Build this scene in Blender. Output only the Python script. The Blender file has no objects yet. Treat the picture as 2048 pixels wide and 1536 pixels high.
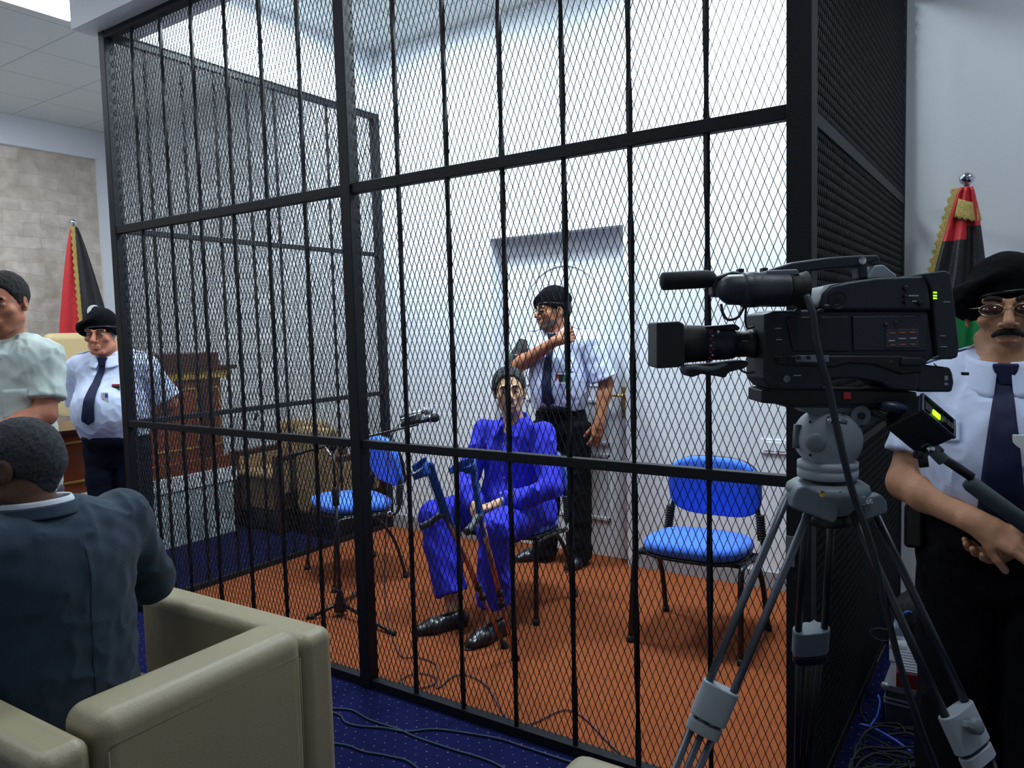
import bpy, bmesh, math, random
import numpy as np
from mathutils import Vector, Matrix, Euler, noise
from mathutils.bvhtree import BVHTree
PI = math.pi
random.seed(7)
S = bpy.context.scene
COL = S.collection

# ---------------------------------------------------------------- camera
cam_d = bpy.data.cameras.new('camera'); cam = bpy.data.objects.new('camera', cam_d); COL.objects.link(cam)
R_ = Vector((0.82820909, 0.55982364, -0.02583031)); U_ = Vector((-0.01885409, 0.07389864, 0.99708752)); F_ = Vector((-0.56010198, 0.82530993, -0.07175849))
CAM = Vector((2.296, -2.246, 1.5)); FPX = 1520.42
cam.matrix_world = Matrix(((R_.x, U_.x, -F_.x, CAM.x), (R_.y, U_.y, -F_.y, CAM.y), (R_.z, U_.z, -F_.z, CAM.z), (0, 0, 0, 1)))
cam_d.sensor_width = 36; cam_d.lens = FPX * 36 / 2048; cam_d.clip_start = 0.05; cam_d.clip_end = 60
S.camera = cam

# ---------------------------------------------------------------- exposure, world
S.view_settings.view_transform = 'Standard'; S.view_settings.look = 'None'
S.view_settings.gamma = 1; S.view_settings.use_curve_mapping = False
S.view_settings.exposure = 0.0
W = bpy.data.worlds.new('world'); S.world = W; W.use_nodes = True
W.node_tree.nodes['Background'].inputs[0].default_value = (0.55, 0.70, 1.0, 1)
W.node_tree.nodes['Background'].inputs[1].default_value = 0.045

# lamp strengths (each lamp is a ceiling panel built with its own light further down)
LAMP_CAGE = 82.0
LAMP_ROOM = 11.0
LAMP_COL = (0.73, 0.88, 1.0)
LAMP_COL_CAGE = (0.79, 0.93, 1.0)

D = 2.0205; L = 1.7628
ZL, ZM, ZT = 1.0423, 2.0832, 3.0965      # cage rail heights
H = 3.57                                  # ceiling

# ---------------------------------------------------------------- materials
def lin(c):
    return tuple(((v / 255) / 12.92 if v / 255 <= 0.04045 else ((v / 255 + 0.055) / 1.055) ** 2.4) for v in c)
def mat(name, c, rough=0.6, metal=0.0, var=0.0, vscale=8.0, bump=0.0, bscale=60.0, spec=0.5, coat=0.0, sheen=0.0, emit=0.0, detail=4.0):
    m = bpy.data.materials.new(name); m.use_nodes = True
    nt = m.node_tree; b = nt.nodes['Principled BSDF']; c = lin(c)
    b.inputs['Base Color'].default_value = (*c, 1)
    b.inputs['Roughness'].default_value = rough; b.inputs['Metallic'].default_value = metal
    b.inputs['Specular IOR Level'].default_value = spec
    b.inputs['Coat Weight'].default_value = coat
    b.inputs['Sheen Weight'].default_value = sheen
    if emit:
        b.inputs['Emission Color'].default_value = (*c, 1); b.inputs['Emission Strength'].default_value = emit
    tc = nt.nodes.new('ShaderNodeTexCoord')
    if var:
        n = nt.nodes.new('ShaderNodeTexNoise'); n.inputs['Scale'].default_value = vscale; n.inputs['Detail'].default_value = detail
        r = nt.nodes.new('ShaderNodeValToRGB')
        r.color_ramp.elements[0].position = 0.3; r.color_ramp.elements[1].position = 0.7
        r.color_ramp.elements[0].color = (*[v * (1 - var) for v in c], 1)
        r.color_ramp.elements[1].color = (*[min(1, v * (1 + var)) for v in c], 1)
        nt.links.new(tc.outputs['Object'], n.inputs['Vector']); nt.links.new(n.outputs['Fac'], r.inputs['Fac'])
        nt.links.new(r.outputs['Color'], b.inputs['Base Color'])
    if bump:
        n = nt.nodes.new('ShaderNodeTexNoise'); n.inputs['Scale'].default_value = bscale; n.inputs['Detail'].default_value = 3
        bp = nt.nodes.new('ShaderNodeBump'); bp.inputs['Strength'].default_value = bump; bp.inputs['Distance'].default_value = 0.01
        nt.links.new(tc.outputs['Object'], n.inputs['Vector']); nt.links.new(n.outputs['Fac'], bp.inputs['Height'])
        nt.links.new(bp.outputs['Normal'], b.inputs['Normal'])
    return m

# ---------------------------------------------------------------- mesh builder
def basis(d):
    d = Vector(d).normalized()
    a = Vector((0, 0, 1)) if abs(d.z) < 0.95 else Vector((1, 0, 0))
    x = d.cross(a).normalized(); y = x.cross(d).normalized()
    return x, y, d
class MB:
    def __init__(s): s.v = []; s.f = []
    def add(s, vs, fs, M=None):
        o = len(s.v)
        s.v += [tuple((M @ Vector(v)) if M is not None else v) for v in vs]
        s.f += [tuple(i + o for i in f) for f in fs]
        return s
    def box(s, lo, hi, M=None):
        x0, y0, z0 = lo; x1, y1, z1 = hi
        return s.add([(x0, y0, z0), (x1, y0, z0), (x1, y1, z0), (x0, y1, z0), (x0, y0, z1), (x1, y0, z1), (x1, y1, z1), (x0, y1, z1)],
                     [(0, 3, 2, 1), (4, 5, 6, 7), (0, 1, 5, 4), (1, 2, 6, 5), (2, 3, 7, 6), (3, 0, 4, 7)], M)
    def cbox(s, c, sz, M=None):
        return s.box([c[i] - sz[i] / 2 for i in range(3)], [c[i] + sz[i] / 2 for i in range(3)], M)
    def tube(s, pts, r, n=12, caps=True, sx=1.0):
        pts = [Vector(p) for p in pts]; rs = r if isinstance(r, (list, tuple)) else [r] * len(pts)
        o = len(s.v); up = None
        for i, p in enumerate(pts):
            d = (pts[min(i + 1, len(pts) - 1)] - pts[max(i - 1, 0)]).normalized()
            if up is None: x, y, _ = basis(d)
            else:
                x = up - d * up.dot(d); x.normalize(); y = d.cross(x)
                y = x.cross(d) if False else d.cross(x)
            up = x
            if i == 0: y = d.cross(x)
            for k in range(n):
                a = 2 * PI * k / n
                s.v.append(tuple(p + x * (math.cos(a) * rs[i] * sx) + y * (math.sin(a) * rs[i])))
        for i in range(len(pts) - 1):
            for k in range(n):
                a = o + i * n + k; b = o + i * n + (k + 1) % n
                s.f.append((a, b, b + n, a + n))
        if caps:
            s.f.append(tuple(o + k for k in reversed(range(n)))); s.f.append(tuple(o + (len(pts) - 1) * n + k for k in range(n)))
        return s
    def lathe(s, prof, c=(0, 0, 0), axis=(0, 0, 1), n=24):
        """prof: list of (radius, height) along axis"""
        x, y, d = basis(axis); c = Vector(c); o = len(s.v)
        for (r, h) in prof:
            for k in range(n):
                a = 2 * PI * k / n
                s.v.append(tuple(c + d * h + x * (math.cos(a) * r) + y * (math.sin(a) * r)))
        for i in range(len(prof) - 1):
            for k in range(n):
                a = o + i * n + k; b = o + i * n + (k + 1) % n
                s.f.append((a, b, b + n, a + n))
        s.f.append(tuple(o + k for k in reversed(range(n)))); s.f.append(tuple(o + (len(prof) - 1) * n + k for k in range(n)))
        return s
    def ell(s, c, r, M=None, n=20, m=12):
        o = len(s.v); c = Vector(c)
        vs = [(0, 0, r[2])]
        for j in range(1, m):
            t = PI * j / m
            for k in range(n):
                a = 2 * PI * k / n
                vs.append((r[0] * math.sin(t) * math.cos(a), r[1] * math.sin(t) * math.sin(a), r[2] * math.cos(t)))
        vs.append((0, 0, -r[2]))
        fs = [(0, 1 + k, 1 + (k + 1) % n) for k in range(n)]
        for j in range(m - 2):
            for k in range(n):
                a = 1 + j * n + k; b = 1 + j * n + (k + 1) % n
                fs.append((a, a + n, b + n, b))
        e = len(vs) - 1
        fs += [(e, 1 + (m - 2) * n + (k + 1) % n, 1 + (m - 2) * n + k) for k in range(n)]
        T = Matrix.Translation(c) @ (M.to_4x4() if M is not None else Matrix.Identity(4))
        return s.add(vs, fs, T)
    def prism(s, poly, d0, d1, fn=None):
        """poly: 2D points (a,b) -> fn(a,b,depth) gives a 3D point"""
        fn = fn or (lambda a, b, d: (a, d, b)); n = len(poly)
        vs = [fn(a, b, d0) for a, b in poly] + [fn(a, b, d1) for a, b in poly]
        return s.add(vs, [tuple(range(n)), tuple(reversed(range(n, 2 * n)))] + [(i + n, (i + 1) % n + n, (i + 1) % n, i) for i in range(n)])
    def grid(s, fn, nu, nv):
        o = len(s.v)
        for i in range(nu + 1):
            for j in range(nv + 1): s.v.append(tuple(fn(i / nu, j / nv)))
        for i in range(nu):
            for j in range(nv):
                a = o + i * (nv + 1) + j; s.f.append((a, a + nv + 1, a + nv + 2, a + 1))
        return s
    def build(s, name, m, parent=None, world=False, bevel=0, bseg=2, smooth=False, solid=0, sub=0, label=None):
        me = bpy.data.meshes.new(name)
        vs = s.v
        if parent is not None and world:
            top = parent
            while top.parent: top = top.parent
            I = top.matrix_basis.inverted(); vs = [tuple(I @ Vector(v)) for v in vs]
        me.from_pydata(vs, [], s.f); me.update()
        bm = bmesh.new(); bm.from_mesh(me); bmesh.ops.recalc_face_normals(bm, faces=bm.faces); bm.to_mesh(me); bm.free()
        return finish(name, me, m, parent, bevel, bseg, smooth, solid, sub, label)
def finish(name, me, m, parent=None, bevel=0, bseg=2, smooth=False, solid=0, sub=0, label=None):
    o = bpy.data.objects.new(name, me); COL.objects.link(o)
    for mm in (m if isinstance(m, (list, tuple)) else [m]): me.materials.append(mm)
    if parent is not None: o.parent = parent
    if solid:
        md = o.modifiers.new('solid', 'SOLIDIFY'); md.thickness = solid; md.offset = 0
    if bevel:
        md = o.modifiers.new('bevel', 'BEVEL'); md.width = bevel; md.segments = bseg; md.limit_method = 'ANGLE'; md.angle_limit = 0.6
        md.use_clamp_overlap = True
        for p in me.polygons: p.use_smooth = True
        md.harden_normals = True
    if sub:
        md = o.modifiers.new('sub', 'SUBSURF'); md.levels = sub; md.render_levels = sub
    if smooth:
        for p in me.polygons: p.use_smooth = True
    if label: o['label'] = label
    return o
def thing(name, label, cat, loc=(0, 0, 0), rotz=0.0, group=None):
    o = bpy.data.objects.new(name, None); COL.objects.link(o); o.empty_display_size = 0.1
    o.location = loc; o.rotation_euler = (0, 0, rotz)
    o.matrix_basis = Matrix.Translation(Vector(loc)) @ Matrix.Rotation(rotz, 4, 'Z')
    tag(o, label, cat, group); return o
def tag(o, label, cat, group=None, kind=None):
    o['label'] = label; o['category'] = cat
    if group: o['group'] = group
    if kind: o['kind'] = kind
    return o
def struct(o, label=None):
    o['kind'] = 'structure'
    if label: o['label'] = label
    return o
def copy_tree(o, parent=None):
    c = o.copy(); COL.objects.link(c); c.parent = parent
    for ch in list(o.children): copy_tree(ch, c)
    return c
def at(px, py, d):
    """the point seen at a pixel of the photograph, at a distance along the view axis"""
    return CAM + (F_ + R_ * ((px - 1024) / FPX) - U_ * ((py - 768) / FPX)) * d
def onp(px, py, ax, v):
    d = F_ + R_ * ((px - 1024) / FPX) - U_ * ((py - 768) / FPX)
    return CAM + d * ((v - CAM[ax]) / d[ax])
def curve_pts(pts, n=8):
    """Catmull-Rom through points"""
    P = [Vector(p) for p in pts]; P = [P[0] * 2 - P[1]] + P + [P[-1] * 2 - P[-2]]; out = []
    for i in range(1, len(P) - 2):
        for k in range(n):
            t = k / n; a, b, c, d = P[i - 1:i + 3]
            out.append(0.5 * ((2 * b) + (c - a) * t + (2 * a - 5 * b + 4 * c - d) * t * t + (3 * b - a - 3 * c + d) * t ** 3))
    out.append(P[-2]); return out
# ================================================================ ROOM
M_white = mat('white_paint', (222, 226, 232), 0.55, bump=0.05, bscale=180)
M_trimw = mat('white_gloss_paint', (226, 230, 235), 0.3)
M_skirt = mat('grey_skirting', (150, 153, 158), 0.5)
M_sill = mat('grey_soffit', (190, 194, 200), 0.6)
M_black = mat('black_iron', (13, 15, 22), 0.55, 0.0, var=0.15, vscale=30, bump=0.15, bscale=90, spec=0.28)

def tile_ceiling_mat():
    m = mat('ceiling_tile', (176, 178, 178), 0.85, bump=0.25, bscale=300)
    nt = m.node_tree; b = nt.nodes['Principled BSDF']
    tc = nt.nodes.new('ShaderNodeTexCoord'); mp = nt.nodes.new('ShaderNodeMapping'); mp.inputs['Location'].default_value = (0.0, 0.1, 0)
    br = nt.nodes.new('ShaderNodeTexBrick'); br.offset = 0; br.squash = 1
    br.inputs['Scale'].default_value = 1; br.inputs['Brick Width'].default_value = 0.6; br.inputs['Row Height'].default_value = 0.6
    br.inputs['Mortar Size'].default_value = 0.004; br.inputs['Mortar Smooth'].default_value = 0.2
    c = lin((205, 210, 210)); br.inputs['Color1'].default_value = (*c, 1); br.inputs['Color2'].default_value = (*[v * 0.97 for v in c], 1)
    br.inputs['Mortar'].default_value = (*lin((150, 154, 154)), 1)
    nt.links.new(tc.outputs['Object'], mp.inputs['Vector']); nt.links.new(mp.outputs['Vector'], br.inputs['Vector']); nt.links.new(br.outputs['Color'], b.inputs['Base Color'])
    return m
def stone_mat():
    m = mat('stone_cladding', (190, 180, 165), 0.8)
    nt = m.node_tree; b = nt.nodes['Principled BSDF']
    tc = nt.nodes.new('ShaderNodeTexCoord'); sx = nt.nodes.new('ShaderNodeSeparateXYZ'); cx = nt.nodes.new('ShaderNodeCombineXYZ')
    nt.links.new(tc.outputs['Object'], sx.inputs[0]); nt.links.new(sx.outputs['Y'], cx.inputs['X']); nt.links.new(sx.outputs['Z'], cx.inputs['Y'])
    ns = nt.nodes.new('ShaderNodeTexNoise'); ns.inputs['Scale'].default_value = 5; ns.inputs['Detail'].default_value = 5
    mx = nt.nodes.new('ShaderNodeMixRGB'); mx.blend_type = 'ADD'; mx.inputs[0].default_value = 0.09
    nt.links.new(cx.outputs[0], ns.inputs['Vector']); nt.links.new(cx.outputs[0], mx.inputs[1]); nt.links.new(ns.outputs['Color'], mx.inputs[2])
    br = nt.nodes.new('ShaderNodeTexBrick'); br.offset = 0.5; br.inputs['Scale'].default_value = 1
    br.inputs['Brick Width'].default_value = 0.34; br.inputs['Row Height'].default_value = 0.115; br.inputs['Mortar Size'].default_value = 0.008; br.inputs['Mortar Smooth'].default_value = 1.0
    br.inputs['Color1'].default_value = (*lin((214, 205, 196)), 1); br.inputs['Color2'].default_value = (*lin((198, 186, 172)), 1); br.inputs['Mortar'].default_value = (*lin((194, 183, 170)), 1)
    nt.links.new(mx.outputs[0], br.inputs['Vector'])
    n2 = nt.nodes.new('ShaderNodeTexNoise'); n2.inputs['Scale'].default_value = 9; n2.inputs['Detail'].default_value = 6
    nt.links.new(cx.outputs[0], n2.inputs['Vector'])
    rp = nt.nodes.new('ShaderNodeValToRGB'); rp.color_ramp.elements[0].color = (0.62, 0.58, 0.52, 1); rp.color_ramp.elements[1].color = (1.1, 1.1, 1.1, 1)
    rp.color_ramp.elements[0].position = 0.35; rp.color_ramp.elements[1].position = 0.65
    nt.links.new(n2.outputs['Fac'], rp.inputs[0])
    ml = nt.nodes.new('ShaderNodeMixRGB'); ml.blend_type = 'MULTIPLY'; ml.inputs[0].default_value = 0.5
    nt.links.new(br.outputs['Color'], ml.inputs[1]); nt.links.new(rp.outputs[0], ml.inputs[2]); nt.links.new(ml.outputs[0], b.inputs['Base Color'])
    bp = nt.nodes.new('ShaderNodeBump'); bp.inputs['Strength'].default_value = 0.7; bp.inputs['Distance'].default_value = 0.03
    nt.links.new(n2.outputs['Fac'], bp.inputs['Height']); nt.links.new(bp.outputs[0], b.inputs['Normal'])
    return m
def carpet_dots():
    m = mat('navy_carpet', (22, 26, 78), 0.95, bump=0.5, bscale=420)
    nt = m.node_tree; b = nt.nodes['Principled BSDF']; b.inputs['Specular IOR Level'].default_value = 0.1
    tc = nt.nodes.new('ShaderNodeTexCoord'); sx = nt.nodes.new('ShaderNodeSeparateXYZ'); nt.links.new(tc.outputs['Object'], sx.inputs[0])
    def M(op, a, bb=None, c=None):
        n = nt.nodes.new('ShaderNodeMath'); n.operation = op
        for i, v in enumerate((a, bb, c)):
            if v is None: continue
            if isinstance(v, (int, float)): n.inputs[i].default_value = v
            else: nt.links.new(v, n.inputs[i])
        return n.outputs[0]
    PX, PY = 0.050, 0.0365
    yy = M('DIVIDE', M('ADD', sx.outputs['Y'], 0.030 + 100 * PY), PY)
    row = M('FLOOR', yy); fy = M('SUBTRACT', M('SUBTRACT', yy, row), 0.5)
    xs = M('ADD', M('DIVIDE', M('ADD', sx.outputs['X'], 10), PX), M('MULTIPLY', row, 0.62))
    fx = M('SUBTRACT', M('FRACT', xs), 0.5)
    dd = M('ADD', M('MULTIPLY', M('MULTIPLY', fx, PX), M('MULTIPLY', fx, PX)), M('MULTIPLY', M('MULTIPLY', fy, PY), M('MULTIPLY', fy, PY)))
    dot = M('LESS_THAN', dd, 0.0029 ** 2)
    wn = nt.nodes.new('ShaderNodeTexWhiteNoise'); wn.noise_dimensions = '2D'
    cb = nt.nodes.new('ShaderNodeCombineXYZ'); nt.links.new(M('FLOOR', xs), cb.inputs[0]); nt.links.new(row, cb.inputs[1]); nt.links.new(cb.outputs[0], wn.inputs['Vector'])
    rp = nt.nodes.new('ShaderNodeValToRGB'); rp.color_ramp.elements[0].color = (*lin((96, 76, 104)), 1); rp.color_ramp.elements[1].color = (*lin((140, 128, 150)), 1)
    nt.links.new(wn.outputs['Value'], rp.inputs[0])
    nz = nt.nodes.new('ShaderNodeTexNoise'); nz.inputs['Scale'].default_value = 2.5; nt.links.new(tc.outputs['Object'], nz.inputs['Vector'])
    r2 = nt.nodes.new('ShaderNodeValToRGB'); r2.color_ramp.elements[0].color = (*lin((13, 19, 62)), 1); r2.color_ramp.elements[1].color = (*lin((17, 24, 72)), 1); nt.links.new(nz.outputs['Fac'], r2.inputs[0])
    mx = nt.nodes.new('ShaderNodeMixRGB'); nt.links.new(dot, mx.inputs[0]); nt.links.new(r2.outputs[0], mx.inputs[1]); nt.links.new(rp.outputs[0], mx.inputs[2])
    nt.links.new(mx.outputs[0], b.inputs['Base Color'])
    return m
M_tile = tile_ceiling_mat(); M_stone = stone_mat(); M_carpet = carpet_dots()
M_orange = mat('orange_carpet', (140, 76, 44), 0.95, var=0.10, vscale=30, bump=0.6, bscale=380, spec=0.1)

XF = -5.49; XR = 5.2; YN = -4.6
struct(MB().box((XF - .1, YN, -0.12), (XR, D + .5, 0.0)).build('floor', M_carpet), 'navy carpet with rows of tiny pale dots')
struct(MB().box((XF - .1, YN, H), (XR, D + .5, H + .1)).build('ceiling', M_tile), 'grey suspended ceiling of square tiles')
# back wall with the door opening cut out
x0, x1, zd = -0.735, 0.255, 2.115
w = MB()
struct(MB().box((x0, D, 0.0), (x1, D + .10, .006)).build('trim_8', M_orange), 'orange carpet in the doorway')
w.box((XF - .1, D, 0), (x0, D + .14, H)); w.box((x1, D, 0), (XR, D + .14, H)); w.box((x0, D, zd), (x1, D + .14, H))
struct(w.build('wall_back', M_white), 'white painted back wall')
struct(MB().box((XF - .2, YN, 0), (XF, D + .14, H)).build('wall_left', M_white), 'pale end wall around the stone cladding')
struct(MB().box((XR, YN, 0), (XR + .1, D + .14, H)).build('wall_right', M_white))
struct(MB().box((XF - .1, YN - .1, 0), (XR, YN, H)).build('wall_front', M_white))
# stone cladding panel on the far wall, white crown band and pilaster around it
struct(MB().box((XF, -3.6, 0.0), (XF + .025, 1.86, 3.30)).build('trim_1', M_stone), 'tan split stone cladding')
struct(MB().box((XF, YN, 3.30), (XF + .07, D, H)).build('trim_2', M_white), 'white crown band above the stone')
struct(MB().box((XF, 1.86, 0), (XF + .07, D, 3.30)).build('trim_3', M_white), 'white pilaster beside the stone')
# skirting
sk = MB().box((XF, D - .012, 0), (x0 - .07, D, .105)); struct(sk.build('baseboard_back', M_skirt, bevel=.004), 'grey skirting board')
struct(MB().box((x1 + .065, D - .012, 0), (XR, D, .105)).build('baseboard_right', M_skirt, bevel=.004), 'grey skirting board')
# bulkhead (dropped header) around the caged bay; its unseen right part is shaped to block light
bk = MB()
zb = ZT + .02
bk.box((-L - .10, -.125, zb), (XR, .16, H)); bk.box((-L - .10, .16, zb), (-L + .0, D, H)); bk.box((L - .01, .16, zb), (L + .14, D, H))
struct(bk.build('trim_4', M_white), 'white dropped header above the cage, its unseen right part added to block lamp light')
bs = MB().box((-L - .10, .16, zb - .0), (-L + .035, D, zb + .035))
struct(bs.build('trim_5', M_sill), 'grey ledge under the header')
# orange carpet in the cage
struct(MB().box((-L - .02, -.0, 0.0), (L + .02, D, .006)).build('trim_6', M_orange), 'orange carpet inside the cage')

# door in the recess
dr = MB().box((x0, D + .10, 0.0), (x1, D + .14, zd)); o = dr.build('door_1', M_trimw); struct(o, 'white panelled door at the back of the cage')
def panel(m, cx, cz, w, h, y):
    t = .024
    for (a, b, c, d_) in ((cx - w / 2, cx + w / 2, cz - h / 2, cz - h / 2 + t), (cx - w / 2, cx + w / 2, cz + h / 2 - t, cz + h / 2), (cx - w / 2, cx - w / 2 + t, cz - h / 2, cz + h / 2), (cx + w / 2 - t, cx + w / 2, cz - h / 2, cz + h / 2)):
        m.box((a, y - .009, c), (b, y, d_))
for k, (cz, h) in enumerate(((0.885, 0.30), (0.46, 0.44))):
    pm = MB(); panel(pm, (x0 + x1) / 2, cz, .66, h, D + .10); pm.build('panel_moulding', M_trimw, o, bevel=.006)
am = MB(); xc = (x0 + x1) / 2
am.tube([(xc - .33, D + .10, 1.12), (xc - .33, D + .10, 1.55)] + [(xc - .33 * math.cos(a), D + .10, 1.55 + .36 * math.sin(a)) for a in [PI * k / 20 for k in range(1, 20)]] + [(xc + .33, D + .10, 1.55), (xc + .33, D + .10, 1.12), (xc - .33, D + .10, 1.12)], .007, 8)
am.build('panel_moulding', M_trimw, o, smooth=True)
M_brass = mat('brass', (214, 180, 105), 0.25, 0.9)
hd = MB().lathe([(.006, 0), (.025, .001), (.025, .008), (.01, .01), (.009, .05)], (x1 - .06, D + .10, 1.065), (0, -1, 0), 16)
hd.tube([(x1 - .06, D + .052, 1.065), (x1 - .10, D + .048, 1.068), (x1 - .175, D + .05, 1.062)], [.009, .009, .007], 10)
hd.build('door_handle', M_brass, o, smooth=True, label='brass lever handle')
kp = MB().box((x1 - .085, D + .094, .92), (x1 - .035, D + .10, 1.12)); kp.build('handle_plate', M_brass, o, bevel=.003)
ar = MB()
for a, b in (((x0 - .07, 0), (x0, zd)), ((x1, 0), (x1 + .065, zd)), ((x0 - .07, zd), (x1 + .065, zd + .065))):
    ar.box((a[0], D - .018, a[1]), (b[0], D + .0, b[1]))
struct(ar.build('trim_7', M_trimw), 'white door architrave')

# ceiling light panels
M_lampframe = mat('lamp_frame', (205, 208, 212), 0.4)
M_diff = mat('lamp_diffuser', (255, 255, 255), 0.5, emit=9.0)
def ceiling_lamp(x, y, power, label, z=H, group=None, col=None):
    t = thing('ceiling_light', label, 'ceiling light', (x, y, z - .02), 0, group)
    f = MB()
    for a, b in (((-.3, -.3), (.3, -.275)), ((-.3, .275), (.3, .3)), ((-.3, -.275), (-.275, .275)), ((.275, -.275), (.3, .275))): f.box((a[0], a[1], -.006), (b[0], b[1], .02))
    f.build('frame', M_lampframe, t)
    MB().box((-.275, -.275, .0), (.275, .275, .018)).build('diffuser', M_diff, t)
    ld = bpy.data.lights.new('ceiling_light_glow', 'AREA'); ld.shape = 'SQUARE'; ld.size = .54; ld.energy = power; ld.color = col or LAMP_COL
    lo = bpy.data.objects.new('tube_glow', ld); COL.objects.link(lo); lo.parent = t; lo.location = (0, 0, -.012)
    return t
ceiling_lamp(-2.56, 0.09, LAMP_ROOM, 'bright square ceiling light at the top left, nearest the white header')
ceiling_lamp(-4.39, 0.15, LAMP_ROOM, 'square ceiling light farther off, just cut by the left edge of the photo')
k = 0
for (x, y) in ((-4.4, -2.3), (-2.2, -2.1), (-.3, -1.5), (2.5, -.75), (3.3, 1.0), (-3.6, -.9), (-2.2, 1.3)):  # unseen lamps added for room light, some to brighten the back wall
    ceiling_lamp(x, y, LAMP_ROOM * (1.0), 'unseen square ceiling light added to light the room', group='unseen ceiling lights added to light the room')
for (x, y) in ((-1.0, .95), (.95, 1.25)):
    ceiling_lamp(x, y, LAMP_CAGE, 'square ceiling light above the cage, outside the view', group='ceiling lights above the cage', col=LAMP_COL_CAGE)
# ================================================================ CAGE
cage = thing('holding_cage', 'tall black iron cage of bars and diamond mesh standing against the white wall', 'cage', (0, 0, 0))
def part_box(name, lo, hi, bevel=.003): return MB().box(lo, hi).build(name, M_black, cage, bevel=bevel)
P = .05
part_box('post', (-L - .03, -.025, 0), (-L + .025, .03, ZT + .02))
part_box('post', (-.028, -.032, 0), (.028, .025, ZT + .02))
part_box('post', (L - .030, -.035, 0), (L + .038, .035, ZT + .02))
part_box('post', (-L - .025, D - .055, 0), (-L + .03, D - .002, ZT + .02))
part_box('post', (L - .02, D - .045, 0), (L + .02, D - .002, ZT + .02))
for (a, b) in ((-L + .025, -.028), (.028, L - .030)):
    part_box('rail', (a, -.022, ZT - .02), (b, .018, ZT + .02))
    part_box('rail', (a, -.022, ZM - .021), (b, .012, ZM + .021))
    part_box('rail', (a, -.022, ZL - .017), (b, .012, ZL + .017))
    part_box('rail', (a, -.022, 0.0), (b, .022, .038))
for z, h in ((ZT, .02), (ZM, .015), (ZL, .015), (.02, .02)):
    part_box('rail', (-L - .012, .03, z - h), (-L + .022, D - .055, z + h))
    part_box('rail', (L - .015, .035, z - (h if z < 1.5 else .021)), (L + .02, D - .045, z + (h if z < 1.5 else .021)))
def bar(x, y):
    m = MB(); n = 60; s = .0068
    pts = []
    o = 0; vs = []; fs = []
    # square bar, slightly twisted and lumpy from welding and paint
    for i in range(n + 1):
        z = .03 + (ZT - .03) * i / n; a = 0.5 * math.sin(i * 0.75 + x * 9) ; r = s * (1.30 + .28 * abs(math.sin(i * PI * 1.25 + x * 5)))
        for k in range(4):
            t = a + PI / 4 + k * PI / 2; vs.append((x + r * math.cos(t), y + r * math.sin(t), z))
    for i in range(n):
        for k in range(4): fs.append((i * 4 + k, i * 4 + (k + 1) % 4, i * 4 + 4 + (k + 1) % 4, i * 4 + 4 + k))
    m.add(vs, fs); m.build('bar', M_black, cage)
for x in (-1.504, -1.249, -0.999, -0.749, -0.506, -0.263, 0.272, 0.513, 0.76, 1.009, 1.249, 1.498): bar(x, -.010)
for y in (.209, .43, .641, .87, 1.081, 1.305, 1.526, 1.77): bar(-L - .002, y)
for y in (.26, .51, .76, 1.01, 1.26, 1.51, 1.76): bar(L - .002, y)
def mesh_panel(a0, a1, z0, z1, fixed, axis, dp=.0015):
    """expanded metal: staggered diamonds of flat strands"""
    w, h = .0254, .0625
    n = int(round((a1 - a0) / (w / 2))); w2 = (a1 - a0) / n
    m_ = int(round((z1 - z0) / (h / 2))); h2 = (z1 - z0) / m_
    I, J = np.meshgrid(np.arange(n), np.arange(m_), indexing='ij'); I = I.ravel(); J = J.ravel()
    up = ((I + J) % 2 == 0)
    A0 = a0 + I * w2; A1 = A0 + w2
    Z0 = np.where(up, z0 + J * h2, z0 + (J + 1) * h2); Z1 = np.where(up, z0 + (J + 1) * h2, z0 + J * h2)
    da = (A1 - A0); dz = (Z1 - Z0); ln = np.sqrt(da ** 2 + dz ** 2); px = -dz / ln; pz = da / ln
    t = .00076
    # tilt of the strand: rising strands lean one way, falling ones the other
    sk = 0.0
    V = []
    for (s, q) in ((-1, -1), (1, -1), (1, 1), (-1, 1)):
        for e in (0, 1):
            a = (A0 if e == 0 else A1) + px * t * s + sk * q
            z = (Z0 if e == 0 else Z1) + pz * t * s 
            V.append(np.stack([a, np.full_like(a, q * dp), z], 1))
    V = np.stack(V, 1)           # strands x 8 x 3
    N = V.shape[0]; V = V.reshape(-1, 3)
    co = np.empty_like(V)
    if axis == 'x': co[:, 0] = V[:, 0]; co[:, 1] = V[:, 1] + fixed
    else: co[:, 1] = V[:, 0]; co[:, 0] = V[:, 1] + fixed
    co[:, 2] = V[:, 2]
    q = np.array([[0, 1, 3, 2], [2, 3, 5, 4], [4, 5, 7, 6], [6, 7, 1, 0]])
    Fq = (np.arange(N)[:, None, None] * 8 + q[None]).reshape(-1, 4)
    me = np_mesh('mesh_panel', co, Fq)
    return finish('mesh_panel', me, M_black, cage)
def np_mesh(name, V, Fq):
    me = bpy.data.meshes.new(name)
    me.vertices.add(len(V)); me.vertices.foreach_set('co', np.ascontiguousarray(V, dtype=np.float32).ravel())
    me.loops.add(len(Fq) * 4); me.loops.foreach_set('vertex_index', np.ascontiguousarray(Fq, dtype=np.int32).ravel())
    me.polygons.add(len(Fq)); me.polygons.foreach_set('loop_start', np.arange(0, len(Fq) * 4, 4, dtype=np.int32))
    me.update(calc_edges=True); return me
zz = ((.036, ZL - .015), (ZL + .015, ZM - .019), (ZM + .019, ZT - .018))
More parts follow.
